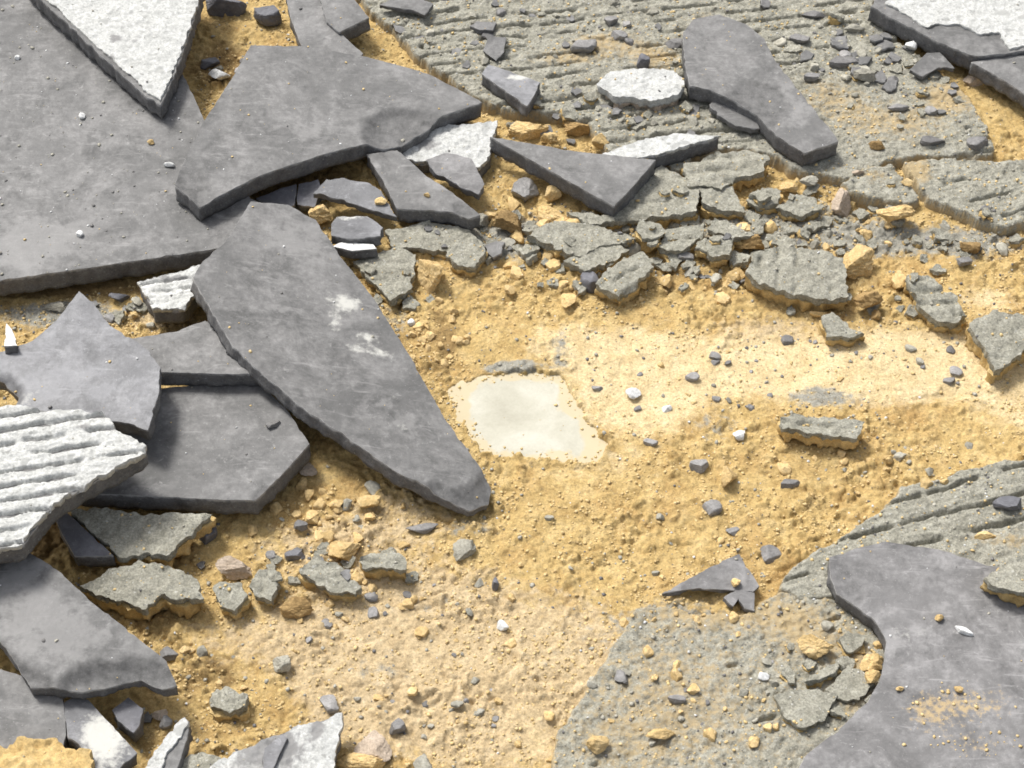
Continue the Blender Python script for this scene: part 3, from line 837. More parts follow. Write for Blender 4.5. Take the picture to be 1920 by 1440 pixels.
tile('small flat three cornered tile flake lying on the sand by the lower right bed',
     [(1242, 1112), (1330, 1064), (1386, 1038), (1400, 1062), (1424, 1098), (1412, 1110), (1345, 1104), (1300, 1104)], 5.5, (0, .02), 2.2, M_SLATE, jag=.3)
tile('crumbled end of the three cornered flake with a split corner',
     [(1356, 1120), (1384, 1104), (1414, 1112), (1415, 1146), (1396, 1140), (1384, 1122), (1374, 1136)], 6, (0, .0), 2.4, M_SLATE, jag=.6)
tile('thin slate flake lying flat in the top middle by the tile strip',
     [(712, 9), (760, -14), (812, 6), (804, 20), (796, 28), (770, 18)], 11, (0, .05), 2.4, M_TILE)
tile('pale slate flake leaning on the mortar below the top edge',
     [(905, 95), (918, 66), (948, 70), (944, 98), (930, 114)], 10, (.05, .3), 2.2, M_TILE)
tile('small grey flake with a dark edge left of the leaning flake',
     [(880, 48), (896, 40), (930, 42), (924, 56), (900, 56)], 9.5, (0, .05), 2.4, M_TILE)

# ---- mortar chunks, left
chunk('wide mortar chunk with a torn dark hollow beside the dark triangle', [(135, 956), (200, 954), (300, 964), (402, 961), (368, 986), (346, 1010), (312, 1040), (280, 1034), (225, 1043), (192, 1010), (150, 980)], 15, (0, 0.02), 4, 6, None, 1.3)
chunk('speckled mortar chunk with a scalloped front on the sand at left', [(150, 1098), (215, 1064), (260, 1049), (322, 1060), (370, 1085), (381, 1120), (332, 1124), (302, 1116), (272, 1142), (222, 1125), (180, 1114)], 13, (0, .03), 4, 8, None, 1.2)
chunk('small mortar lump right of the scalloped chunk', [(400, 1102), (412, 1090), (452, 1094), (466, 1116), (440, 1146), (412, 1138)], 9, (0, .15), 4, 7, None, 1.0)
chunk('rounded mortar lump with one curved groove at left', [(466, 1094), (482, 1069), (506, 1070), (520, 1092), (508, 1126), (478, 1114)], 9, (.1, .1), 5, 6, (70, 6, 1.5, .9), .9)
chunk('pale pointed mortar chunk right of the rounded lump', [(560, 1070), (592, 1045), (640, 1062), (676, 1098), (666, 1112), (636, 1112), (610, 1104)], 9.5, (0, .12), 4, 7, None, 1.2)
chunk('six sided mortar chunk with a long groove in the sand', [(674, 1048), (700, 1034), (752, 1038), (762, 1066), (720, 1062), (680, 1062)], 9.5, (0, .05), 3, 7.5, (-8, 5, 1.6, .9), .8)
chunk('crumbly mortar lump with hollows near the lower left sand', [(400, 1300), (422, 1288), (460, 1302), (462, 1326), (430, 1336), (392, 1326)], 7, (0, 0), 4, 4, None, 1.8)
chunk('flat mortar slab right beside the curved blade tile', [(660, 488), (740, 463), (779, 476), (772, 540), (732, 562), (702, 530)], 6.5, (0, 0), 4, 5, None, 1.2)
chunk('mortar piece at the bottom edge left of the tile back', [(345, 1420), (372, 1410), (412, 1420), (424, 1480), (350, 1500)], 11, (0, 0), 4, 6, None, 1.0)

chunk('wide sand block with a crumbly top in the bottom left corner', [(-140, 1425), (0, 1398), (52, 1384), (100, 1386), (142, 1402), (172, 1408), (182, 1480), (150, 1560), (-140, 1560)], 21, (0, -.06), 12, 6, None, 2.4,
      mat=M_SAND, lower=M_SAND, jag=1.6, name='sand_block', cat='sand block', part='sand_top')

# ---- mortar chunks, middle band
chunk('flat square mortar slab under the triangular tile tip', [(1060, 392), (1140, 404), (1200, 348), (1240, 308), (1312, 345), (1308, 396), (1250, 402), (1180, 408), (1110, 420)], 8.5, (0, 0), 4, 6, (8, 9, 1.5, .8), 1.0)
chunk('grooved mortar slab with a stepped edge right of the triangular tile', [(1280, 306), (1330, 290), (1395, 279), (1442, 293), (1432, 320), (1382, 331), (1352, 352), (1290, 345)], 10, (0, 0), 4, 6, (10, 8, 1.8, .9), 1.1)
chunk('wedge of mortar just below the stepped slab', [(1312, 352), (1372, 350), (1398, 396), (1345, 392), (1318, 380)], 8, (0, .05), 4, 5, None, 1.0)
chunk('thin mortar slab lying flat left of the yellow lumps', [(722, 432), (800, 415), (880, 430), (906, 456), (878, 476), (830, 470), (780, 462), (735, 462)], 6, (0, .02), 3.5, 5, (8, 9, 1.2, .6), 1.1)
chunk('grey mortar lump behind the upright yellow lump', [(838, 478), (850, 450), (892, 444), (912, 468), (890, 500), (862, 500)], 8, (0, .05), 4, 6, None, 1.3)
chunk('long mortar slab below the triangular tile with a ragged front', [(985, 442), (1040, 412), (1130, 424), (1192, 448), (1120, 462), (1090, 482), (1060, 470)], 8, (0, .02), 4, 6, None, 1.2)
chunk('mortar shard lying behind the cracked diamond chunk', [(1060, 488), (1096, 462), (1150, 456), (1180, 468), (1130, 498), (1096, 506)], 7, (0, .03), 4, 5, None, 1.2)
chunk('small mortar lump with an ochre underside in the middle band', [(1190, 428), (1202, 416), (1232, 416), (1250, 430), (1222, 448), (1204, 446)], 12, (0, .12), 3, 7, None, .9)
chunk('mortar slab with a hooked end in the middle band', [(1232, 458), (1254, 428), (1322, 416), (1316, 440), (1292, 462), (1250, 470)], 8, (0, 0), 4, 6, (10, 8, 1.4, .8), 1.0)
chunk('cube like mortar lump right of the hooked slab', [(1318, 452), (1338, 440), (1376, 446), (1368, 478), (1336, 482)], 10, (0, .1), 4.5, 5, None, 1.0)
chunk('mortar shard lying behind the cube like lump', [(1326, 428), (1340, 410), (1380, 420), (1410, 440), (1374, 444)], 9, (0, 0), 4, 5, None, 1.2)
chunk('diamond shaped mortar chunk with a deep crack in the middle', [(1118, 532), (1134, 508), (1166, 478), (1206, 470), (1226, 500), (1184, 540), (1160, 557)], 10.5, (0, .1), 4.5, 7, (38, 8, 2.2, 1.0), .9)
chunk('large mortar chunk with upright grooves in the right middle', [(1400, 506), (1420, 472), (1472, 455), (1540, 468), (1582, 484), (1591, 556), (1540, 560), (1480, 548), (1412, 524)], 12, (0, .08), 4.5, 8, (84, 8, 1.7, .9), 1.0)
chunk('dark striped mortar chunk on the sand at right', [(1700, 516), (1742, 514), (1792, 556), (1813, 590), (1800, 606), (1758, 600), (1728, 575)], 10, (0, .12), 5, 6, (4, 7, 2.0, 1.0), .9)
chunk('pointed mortar chunk at the right edge', [(1815, 604), (1862, 580), (1925, 592), (1990, 602), (1925, 652), (1882, 688), (1866, 694), (1842, 645)], 12, (0, .12), 4.5, 8, (-14, 11, 1.2, .6), 1.0)
chunk('small bright mortar chunk with a notch above the pale sand', [(1540, 594), (1560, 584), (1592, 610), (1622, 624), (1602, 632), (1550, 630)], 8, (0, .12), 3.5, 6, None, .9)
chunk('bar shaped mortar chunk alone on the sand at right', [(1462, 782), (1490, 777), (1560, 783), (1621, 790), (1606, 820), (1550, 815), (1468, 802)], 10.5, (0, .04), 3, 7, (-5, 7, 1.6, 1.0), .7)
chunk('mortar chunk with ochre rim lying on the corner tile', [(1850, 1080), (1885, 1052), (1960, 1030), (2030, 1050), (2030, 1130), (1900, 1108), (1862, 1096)], 23, (0, .02), 3.5, 5.5, (18, 8, 1.2, .7), .8)
chunk('smooth mortar slab among the yellow crumbs at lower right', [(1452, 1302), (1500, 1291), (1570, 1300), (1546, 1350), (1500, 1364), (1470, 1340)], 8.5, (0, .02), 3.5, 4, None, .7)
chunk('mortar piece wedged beside the corner tile hollow', [(1552, 1290), (1590, 1248), (1632, 1262), (1640, 1284), (1612, 1312), (1580, 1312)], 7.5, (0, .02), 3.5, 4, None, .8)
chunk('small mortar piece tucked near the corner tile notch', [(1572, 1196), (1590, 1180), (1622, 1192), (1618, 1214), (1590, 1224)], 8.5, (0, .08), 3, 4, None, .8)
chunk('mortar wedge on edge below the yellow lump at lower right', [(1508, 1276), (1545, 1250), (1570, 1240), (1578, 1250), (1540, 1272)], 9, (0, -.2), 3, 5, None, .6)
chunk('small ridged mortar slab below the pinkish stone', [(1455, 388), (1490, 366), (1525, 370), (1540, 390), (1500, 402)], 7, (0, .02), 3.5, 4, None, 1.1)
chunk('little mortar slab under the hooked tile end', [(1398, 372), (1430, 354), (1468, 356), (1460, 380), (1420, 386)], 7, (0, .02), 3.5, 4, None, 1.1)
o = chunk('white oval mortar lump on the grooved bed', [(1120, 155), (1146, 131), (1200, 127), (1262, 131), (1284, 152), (1274, 176), (1230, 186), (1150, 180)], 14, (0, .03), 5, 4, None, 1.0, .0, mat=M_COAT, lower=M_PINK)

# ---- small broken shards packed in the band between the chunks: a dozen shapes, copied
def shard_kind(seed, kind):
    r = np.random.default_rng(seed)
    n = r.integers(5, 8)
    a = np.sort(r.uniform(0, 2 * math.pi, n)) + r.uniform(0, .3)
    a = np.linspace(0, 2 * math.pi, n, endpoint=False) + r.uniform(-.35, .35, n)
    rad = r.uniform(.65, 1.15, n) * 4.6 * MM
    uv = np.stack([np.cos(a) * rad * 1.25, np.sin(a) * rad], 1)
    I = Matrix.Identity(4)
    root = thing('mortar_shard' if kind == 'm' else 'tile_shard', I, '', '', '')
    if kind == 'm':
        g = (r.uniform(0, 90), 4.5, 1.3, .8) if r.random() < .5 else None
        rel = lambda x, y: mortar_relief(x, y, seed, 1.1) * .8 - .3 + (grooves(x, y, *g[:3], seed, g[3]) if g else 0)
        plate('mortar_crust', None, I, None, r.uniform(2.2, 4), [M_MORTAR, M_MORTAR], seed, step=.8, inner=.8, jag=.8, relief=rel, side_rough=.8, rows=4, fields=[('sandy', r.uniform(.05, .3), ())],
              side_sandy=.25, uv=uv, root=root, rM=I)
        plate('sand_layer', None, I @ Matrix.Translation((0, 0, -2.2 * MM)), None, r.uniform(3, 4.5), [M_SAND, M_SAND], seed + 3, step=1.0, inner=2.5, jag=1.1, flare=-.5, side_rough=1.3, rows=4, uv=uv * .96, root=root, rM=I)
    else:
        plate('tile_face', None, I, None, r.uniform(1.2, 3.2), [M_TILE, M_EDGE], seed, step=.9, inner=1.5, jag=.35, relief=lambda x, y: .5 * fbm(x, y, .01, 2, seed), side_rough=.3, rows=2, uv=uv, root=root, rM=I, edge_name='broken_edge')
    return root
bpy.context.view_layer.update()
DG0 = bpy.context.evaluated_depsgraph_get()
PROTO = {'m': [shard_kind(7000 + 17 * i, 'm') for i in range(12)], 't': [shard_kind(8000 + 17 * i, 't') for i in range(8)]}
FREE = {'m': list(range(12)), 't': list(range(8))}
BAND = [  # px, py, rx, ry, number, kinds, scale range, words
    (900, 455, 190, 45, 34, 'mmmt', (.5, 1.1), 'right of the wedge shaped tile group'), (1250, 470, 200, 60, 58, 'mmmm', (.35, 1.1), 'in the dense rubble of the middle band'),
    (1470, 400, 180, 45, 44, 'mmm', (.35, 1.0), 'below the hooked tile end'), (1150, 225, 170, 35, 22, 'mmt', (.5, 1.0), 'above the triangular tile'),
    (1180, 345, 110, 50, 8, 'mm', (.5, 1.0), 'beside the triangular tile tip'), (560, 1040, 190, 60, 16, 'mmt', (.4, .8), 'in the row of chunks at lower left'),
    (1600, 110, 150, 90, 34, 'ttmt', (.4, 1.1), 'in the flaky debris right of the hooked tile'), (1730, 190, 90, 70, 14, 'tmm', (.4, .9), 'below the corner tiles'),
    (740, 520, 60, 70, 10, 'mm', (.4, .9), 'beside the upper end of the curved blade tile'), (1740, 450, 150, 50, 26, 'mm', (.35, .9), 'below the two right slabs'),
    (980, 70, 230, 60, 18, 'tmt', (.35, .8), 'on the bed left of the hooked tile'), (1560, 1270, 90, 70, 10, 'mm', (.4, .8), 'near the corner tile hollow'),
    (1640, 560, 190, 50, 12, 'mm', (.35, .7), 'between the grooved chunks at right'), (280, 570, 110, 25, 10, 'mt', (.4, .8), 'above the glossy pale tile'),
    (1300, 470, 260, 55, 46, 'mmtm', (.22, .5), 'scattered through the middle rubble band'), (950, 455, 170, 45, 30, 'mmt', (.22, .5), 'scattered left of the long mortar slab'),
    (560, 365, 50, 25, 5, 't', (.5, .9), 'in the dark hollow under the wedge tile'), (250, 1330, 60, 50, 5, 'tt', (.5, .9), 'beside the upright sliver')]
for (cx, cy, rx, ry, num, kinds, sc, where) in BAND:
    for _ in range(num):
        k = random.choice(kinds)
        px, py = cx + max(-1.1, min(1.1, random.gauss(0, .6))) * rx, cy + max(-1.1, min(1.1, random.gauss(0, .6))) * ry
        w = P(px, py, .003)
        ok, loc, nrm, i_, ob, m_ = scene.ray_cast(DG0, Vector((w[0], w[1], .2)), Vector((0, 0, -1)))
        if not ok or ob.name.split('.')[0] not in ('ground', 'mortar_bed', 'sand_layer') and not (ob.name.startswith('mortar_crust') and random.random() < .25): continue
        src = PROTO[k][FREE[k].pop()] if FREE[k] else None
        if src is None:
            p = random.choice(PROTO[k])
            src = p.copy(); COL.objects.link(src)
            for ch in p.children:
                c = ch.copy(); COL.objects.link(c); c.parent = src
        f = sc[0] + (sc[1] - sc[0]) * random.random() ** 1.4
        tl = .28 if k == 'm' else .22
        src.matrix_world = Matrix.Translation((loc.x, loc.y, loc.z + (f * random.uniform(2.0, 4.2) if k == 'm' else f * random.uniform(1.2, 2.6)) * MM)) @ Matrix.Rotation(random.uniform(-tl, tl), 4, 'X') \
            @ Matrix.Rotation(random.uniform(-tl, tl), 4, 'Y') @ Matrix.Rotation(random.uniform(0, 6.28), 4, 'Z') @ Matrix.Diagonal((f, f, f, 1))
        size = 'big' if f > sc[0] + .55 * (sc[1] - sc[0]) else 'little'
        tag(src, f'{size} ' + ('grey mortar shard with ochre underside ' if k == 'm' else 'thin grey tile flake ') + where, 'mortar shard' if k == 'm' else 'tile flake', ('mortar shards ' if k == 'm' else 'tile flakes ') + where)
for k in FREE:
    for i_ in FREE[k]:
        for ch in list(PROTO[k][i_].children): bpy.data.objects.remove(ch)
        bpy.data.objects.remove(PROTO[k][i_])

# ------------------------------------------------------------------ loose stones
def ico(n):
    import bmesh
    bm = bmesh.new()
    bmesh.ops.create_icosphere(bm, subdivisions=n, radius=1.0)
    v = np.array([p.co[:] for p in bm.verts]); f = [[q.index for q in p.verts] for p in bm.faces]
    bm.free()
    return v, f
ICO = {n: ico(n) for n in (1, 2, 3, 4, 5)}
ATTRS = ('sandy', 'dust_glint', 'film', 'chip')

def rock_verts(level, seed, planes=11, flat=1.0, rough=0.06, cut=(0.55, 0.95)):
    """a many sided lump cut by random planes, then roughened"""
    r = np.random.default_rng(seed)
    d = ICO[level][0]
    n = r.normal(size=(planes, 3)); n /= np.linalg.norm(n, axis=1, keepdims=True)
    h = r.uniform(*cut, planes)
    if flat < 1:
        n = np.concatenate([n, [[0.05, 0.05, 1], [0, 0, -1]]]); h = np.concatenate([h, [flat, flat]])
        n /= np.linalg.norm(n, axis=1, keepdims=True)
    dot = d @ n.T
    rad = np.min(np.where(dot > 1e-3, h / np.maximum(dot, 1e-3), 9), axis=1)
    rad = np.minimum(rad, 1.25)
    if rough:
        w = perlin(d[:, 0] * 2.6 + seed, d[:, 1] * 2.6 + d[:, 2] * 3.1, seed) + 0.6 * perlin(d[:, 0] * 6 + d[:, 2] * 5, d[:, 1] * 6 - seed, seed + 1) \
            + 0.5 * perlin(d[:, 0] * 13 - d[:, 2] * 11, d[:, 1] * 13 + seed, seed + 2) + 0.35 * perlin(d[:, 0] * 25 + d[:, 2] * 21, d[:, 1] * 24 - d[:, 2] * 9, seed + 3)
        rad = rad * (1 + rough * w)
    v = d * rad[:, None]
    v /= np.abs(v).max(0)
    return v

def rock_mesh(name, level, seed, mat, smooth=False, scale=(1, 1, 1), **kw):
    v = rock_verts(level, seed, **kw) * scale
    f = ICO[level][1]
    me = tri_mesh(name, v, f, [mat], None, [smooth] * len(f))
    if smooth: me.set_sharp_from_angle(angle=math.radians(32))
    return me

bpy.context.view_layer.update()
DG = bpy.context.evaluated_depsgraph_get()
def hit_pixel(px, py):
    d = Vector(ray(px, py)).normalized()
    ok, loc, nrm, i, ob, m = scene.ray_cast(DG, Vector(CAM), d)
    return loc, nrm, ob

KIND = {  # name, category, group, material, rock settings
    'y': ('sand_lump', 'sand lump', 'lumps of yellow sand', M_LUMP, dict(planes=13, rough=0.085)),
    'b': ('sand_lump', 'sand lump', 'lumps of yellow sand', M_BROWN, dict(planes=13, rough=0.085)),
    'm': ('mortar_lump', 'mortar lump', 'small lumps of grey mortar', M_CRUMB, dict(planes=13, rough=0.10)),
    'g': ('tile_chip', 'tile chip', 'loose chips of grey tile', M_CHIP, dict(planes=6, rough=0.04, flat=0.6)),
    'd': ('tile_chip', 'tile chip', 'loose chips of grey tile', M_DARK, dict(planes=6, rough=0.04, flat=0.7)),
    'w': ('tile_chip', 'tile chip', 'loose chips of grey tile', M_WHITE, dict(planes=6, rough=0.05)),
    'p': ('pinkish_stone', 'stone', 'pinkish stones', M_PINK, dict(planes=9, rough=0.07)),
}
def stone(kind, label, px, py, w, h, tall=0.6, rot=0.0, sink=0.2):
    """one stone whose foot rests where the photo shows it; w, h in photo pixels"""
    nm, cat, grp, mat, kw = KIND[kind]
    s = nseed()
    loc, nrm, ob = hit_pixel(px, py + h * 0.25)
    big = max(w, h)
    rx = w / 2 / 4360; rz = tall * (w + h) / 4 / 4360
    ry = max(0.35 * rx, (h / 4360 - rz * 2 * 0.55 * math.cos(PITCH)) / 2 / math.sin(PITCH) * 1.05)
    me = rock_mesh(nm, 5 if big > 60 else 4 if big > 24 else 3, s, mat, smooth=True, scale=(rx, ry, rz), **kw)
    for a in ATTRS: set_attr(me, a, np.zeros(len(me.vertices)))
    o = link(nm, me)
    o.rotation_euler = (random.uniform(-.15, .15), random.uniform(-.15, .15), math.radians(rot))
    o.location = (loc.x, loc.y, loc.z + rz * (1 - 2 * sink))
    return tag(o, label, cat, grp)

STONES = [
 ('y', 'yellow sand lump left of the rounded shard under the wedge tile', 596, 402, 62, 56, .9),
 ('y', 'upright yellow sand lump right of the flat mortar slab', 812, 506, 62, 84, 1.0),
 ('y', 'bar shaped yellow lump tilted below the triangular tile', 1030, 402, 84, 50, .7, -32),
 ('y', 'knobbly yellow lump standing behind the bar shaped lump', 1036, 364, 40, 44, 1.0),
 ('b', 'brownish yellow lump left of the bar shaped lump', 955, 410, 66, 56, .8),
 ('m', 'grey lump at the corner of the four sided tile piece', 900, 412, 38, 42, .9),
 ('g', 'rounded violet grey lump left of the triangular tile underside', 985, 354, 58, 66, .6),
 ('y', 'elongated lump of yellow sand at the left tip of the triangular tile', 985, 245, 110, 34, .6),
 ('y', 'yellow lump directly above the triangular tile', 1030, 258, 40, 34, .9),
 ('b', 'ochre crumb heap above the triangular tile at its middle', 1080, 240, 70, 40, .7),
 ('y', 'yellow lump beside the thin white topped shard', 1128, 264, 44, 40, .8),
 ('y', 'smooth pale yellow lump behind the upright grooved chunk', 1604, 486, 80, 76, .7),
 ('b', 'brown sand block right of the upright grooved chunk', 1626, 560, 60, 52, .8),
 ('y', 'yellow lump left of the dark striped chunk', 1688, 520, 40, 50, .9),
 ('b', 'small brown lump below the brown sand block', 1640, 590, 22, 24, .9),
 ('y', 'flat yellow pebble under the upright grooved chunk', 1530, 588, 40, 16, .6),
 ('p', 'pinkish upright stone at the end of the hooked tile', 1574, 376, 46, 66, .9),
 ('y', 'wide yellow lump below the narrow mortar slab', 1672, 396, 90, 44, .6),
 ('b', 'brown lump right of the cube like mortar lump', 1402, 452, 64, 44, .8),
 ('y', 'yellow pebble with a hard shadow on the lower right sand', 1364, 890, 36, 40, .9),
 ('y', 'pale yellow pebble under the cracked diamond chunk', 1064, 558, 34, 42, .7),
 ('d', 'dark tile splinter on the left side of the diamond chunk', 1110, 522, 44, 48, .7, 40),
 ('g', 'oval violet grey chip on the lower sand slope', 1332, 948, 42, 30, .5),
 ('g', 'grey chip above the three cornered flake', 1442, 1036, 44, 34, .4),
 ('g', 'wedge of grey chip right of the cream patch corner', 1310, 870, 36, 26, .6),
 ('g', 'flat grey chip lying below the bar shaped chunk', 1478, 906, 44, 20, .4),
 ('g', 'pointed grey chip above the three cornered flake and left of it', 1374, 994, 26, 18, .4),
 ('g', 'kidney shaped grey chip on the pale sand', 1295, 706, 34, 20, .5),
 ('g', 'grey chip above the kidney shaped chip', 1338, 666, 28, 18, .5),
 ('w', 'whitish chip in the middle of the pale sand', 1186, 736, 32, 26, .7),
 ('w', 'small whitish chip below the kidney shaped chip', 1250, 764, 20, 16, .6),
 ('g', 'grey chip above the cream patch corner on pale sand', 1120, 727, 22, 12, .5),
 ('g', 'grey chip with white speck at the lower rim of the pale sand', 1220, 826, 28, 18, .5),
 ('w', 'pale chip in a small pit right of the pale sand', 1386, 812, 24, 24, .7),
 ('g', 'slanting violet chip below the notched bright chunk', 1478, 636, 30, 22, .4, -30),
 ('g', 'slanting violet chip left of the pointed edge chunk', 1790, 694, 30, 20, .4, -30),
 ('g', 'violet chip on the grey sand near the right slab', 1806, 487, 34, 26, .6),
 ('b', 'brown pebble below the right mortar slab', 1822, 460, 50, 34, .6),
 ('g', 'grey chip right of the diamond chunk', 1282, 480, 42, 24, .5),
 ('g', 'flat pale edged chip below the curved blade tip', 790, 987, 62, 24, .35, 12),
 ('m', 'crumbling grey lump below the flat pale edged chip', 872, 1028, 44, 40, .7),
 ('d', 'tiny black crumb on the sand in the lower middle', 930, 1094, 14, 24, 1.2),
 ('m', 'half white pebble with a dark side on the lower left sand', 528, 1244, 34, 34, .9),
 ('g', 'round grey pebble below the six sided tile', 566, 986, 28, 24, .8),
 ('d', 'dark chip below the round grey pebble', 554, 1038, 38, 24, .5),
 ('g', 'small grey pebble left of the dark chip', 510, 1040, 22, 20, .7),
 ('g', 'violet chip above the bottom tile back', 618, 1316, 34, 30, .5),
 ('g', 'round violet chip right of the bottom tile back', 744, 1361, 30, 28, .7),
 ('w', 'round white pebble on the lower middle sand', 942, 1170, 22, 20, .8),
 ('m', 'grey crumb at the bottom edge in the middle', 792, 1428, 40, 40, .6),
 ('p', 'pinkish flat lump right of the bottom tile back', 700, 1392, 64, 60, .4),
 ('y', 'yellow lump cut by the bottom edge', 690, 1428, 100, 40, .6),
 ('y', 'yellow lump above the pale pointed chunk', 646, 1026, 60, 50, .7),
 ('y', 'yellow lump under the curved blade edge', 690, 938, 50, 32, .7),
 ('b', 'layered yellow lump below the pale pointed chunk', 560, 1132, 64, 46, .7),
 ('p', 'pinkish lump right of the wide mortar chunk', 440, 1062, 66, 44, .7),
 ('d', 'dark round chip at the right end of the wide mortar chunk', 386, 994, 42, 42, .7),
 ('g', 'violet chip with a dark underside near the top middle', 1094, 80, 60, 42, .5),
 ('d', 'black chip standing above the white oval lump', 1205, 112, 30, 34, 1.0),
 ('g', 'grey crumb above the violet chip at the top', 1146, 38, 32, 26, .7),
 ('g', 'bluish chip left of the hooked tile top', 1160, 64, 40, 24, .5),
 ('g', 'grey chip touching the left side of the hooked tile', 1264, 78, 40, 28, .5),
 ('m', 'pale crumb right of the hooked tile', 1622, 142, 54, 30, .7),
 ('b', 'brown pebble on the mortar below the flakes', 1645, 271, 40, 24, .7),
 ('g', 'violet flake right of the brown pebble', 1748, 262, 56, 26, .4),
 ('g', 'rounded flake at the sandy end of the top bed', 1832, 262, 46, 36, .5),
 ('p', 'pale stone between the two corner tiles', 1822, 146, 50, 36, .7),
 ('w', 'pale pebble left of the curled flake', 1706, 82, 30, 28, .7),
 ('g', 'flat grey flake in the debris right of the hooked tile', 1502, 70, 56, 28, .4),
 ('g', 'upper flake of the debris near the top right', 1530, 28, 66, 20, .4),
 ('g', 'long grey flake in the top right debris', 1580, 112, 66, 30, .4),
 ('g', 'thin flake low in the top right debris', 1684, 198, 46, 20, .4),
 ('m', 'pale crumb in the top right debris', 1600, 52, 50, 22, .5),
 ('g', 'tilted flake near the hooked tile right side', 1520, 140, 40, 24, .5),
 ('p', 'small peach pebble on the narrow mortar slab', 1606, 322, 34, 16, .6),
 ('y', 'yellow crumb in the sandy crack between the slabs', 1700, 340, 24, 20, .7),
 ('m', 'grey crumb left of the pinkish upright stone', 1516, 338, 40, 28, .7),
 ('y', 'yellow crumb under the hooked tile end', 1478, 350, 40, 30, .7),
 ('y', 'large yellow lump on the lower right mortar bed', 1530, 1206, 66, 48, .7),
 ('y', 'upper of two yellow lumps in the corner tile hollow', 1632, 1238, 46, 40, .9),
 ('y', 'lower of two yellow lumps in the corner tile hollow', 1632, 1268, 34, 26, .8),
 ('y', 'flat yellow chip on the long grooved mortar bed', 1846, 1003, 40, 18, .5, 15),
 ('d', 'dark glossy chip on the long grooved bed at the right edge', 1894, 944, 64, 30, .5, -8),
 ('y', 'tiny yellow crumb on the corner tile', 1760, 1158, 18, 18, .9),
 ('w', 'white sliver lying on the corner tile', 1806, 1181, 36, 13, .5, -22),
 ('y', 'tiny yellow crumb low on the corner tile', 1686, 1290, 16, 12, .8),
 ('y', 'yellow crumb on the upper smear of the corner tile', 1796, 1290, 16, 16, .8),
 ('y', 'flat yellow lump on the lower bed near the bottom', 1238, 1372, 52, 28, .6),
 ('y', 'yellow lump at the lower left of the sandy bed', 1122, 1386, 42, 40, .7),
 ('g', 'violet chip in the middle of the sandy bed', 1268, 1312, 32, 18, .6),
 ('y', 'yellow crumb above the violet chip on the sandy bed', 1298, 1290, 22, 22, .8),
 ('w', 'white speck stone on the sandy bed by the smooth slab', 1430, 1266, 22, 18, .7),
 ('y', 'yellow crumb on the four sided tile piece', 800, 364, 14, 12, .8),
 ('y', 'yellow crumb on the bent pale shard', 713, 374, 28, 20, .7),
 ('y', 'yellow crumb lying on the three cornered flake', 1378, 1090, 18, 22, .8),
 ('w', 'white pebble on the largest slab near its middle', 155, 215, 14, 18, .8),
 ('w', 'white pebble low on the largest slab', 151, 437, 16, 16, .8),
 ('w', 'white pebble under the wedge tile corner', 317, 309, 24, 14, .7),
 ('w', 'pale pebble high on the largest slab', 33, 107, 12, 12, .8),
 ('y', 'yellow crumb on the largest slab', 284, 265, 16, 14, .8),
 ('w', 'translucent pale pebble in the hollow behind the wedge tile', 412, 138, 48, 34, .7),
 ('d', 'dark chip in the hollow behind the wedge tile', 392, 116, 50, 30, .5),
 ('d', 'dark slate chunk at the top edge behind the white backed triangle', 418, 8, 110, 50, .6),
 ('d', 'dark block behind the slim tile strip', 506, 22, 70, 60, .7),
 ('w', 'shiny white bead beside the curved blade edge', 771, 604, 16, 18, .9),
 ('g', 'grey splinter on the six sided tile by the curved blade', 510, 798, 36, 8, .5, 28),
 ('p', 'grey pink lump in the shade right of the six sided tile', 574, 878, 44, 30, .6),
 ('g', 'grey pebble right of the upright sliver', 310, 1352, 26, 22, .7),
 ('p', 'peach crumb above the upright sliver', 300, 1338, 26, 24, .7),
 ('g', 'grey chip under the tip of the flaked tile', 318, 1222, 40, 24, .4),
 ('d', 'grey debris chip left of the pale wedged tile back', 226, 556, 44, 24, .6),
 ('m', 'grey crumb at the foot of the pale wedged tile back', 256, 562, 24, 24, .7),
 ('m', 'grey debris lump left of the glossy tile point', 108, 570, 50, 30, .6),
]
for s_ in STONES: stone(*s_)

# ------------------------------------------------------------------ many small crumbs: the biggest as single things, the finer grit as masses
bpy.context.view_layer.update()
DG = bpy.context.evaluated_depsgraph_get()
def drop(x, y):
    ok, loc, nrm, i, ob, m = scene.ray_cast(DG, Vector((x, y, 0.2)), Vector((0, 0, -1)))
    return (loc, nrm, ob) if ok else None

def to_px(p):
    d = np.array(p) - CAM
    f = d @ FWD
    return 960 + d[0] / f / TH * 960, 720 - (d @ UPV) / f / TH * 960

def zone_of(ob):
    n = ob.name.split('.')[0]
    if ob.parent and ob.parent.name == 'tile_fragment': return 'first'
    return {'ground': 'sand', 'floor_patch': 'patch', 'mortar_bed': 'bed', 'mortar_chunk': 'chunk', 'tile_face': 'tile', 'tile_body': 'tile', 'mortar_coat': 'coat', 'mortar_crust': 'chunk', 'sand_top': 'chunk'}.get(n, 'other')

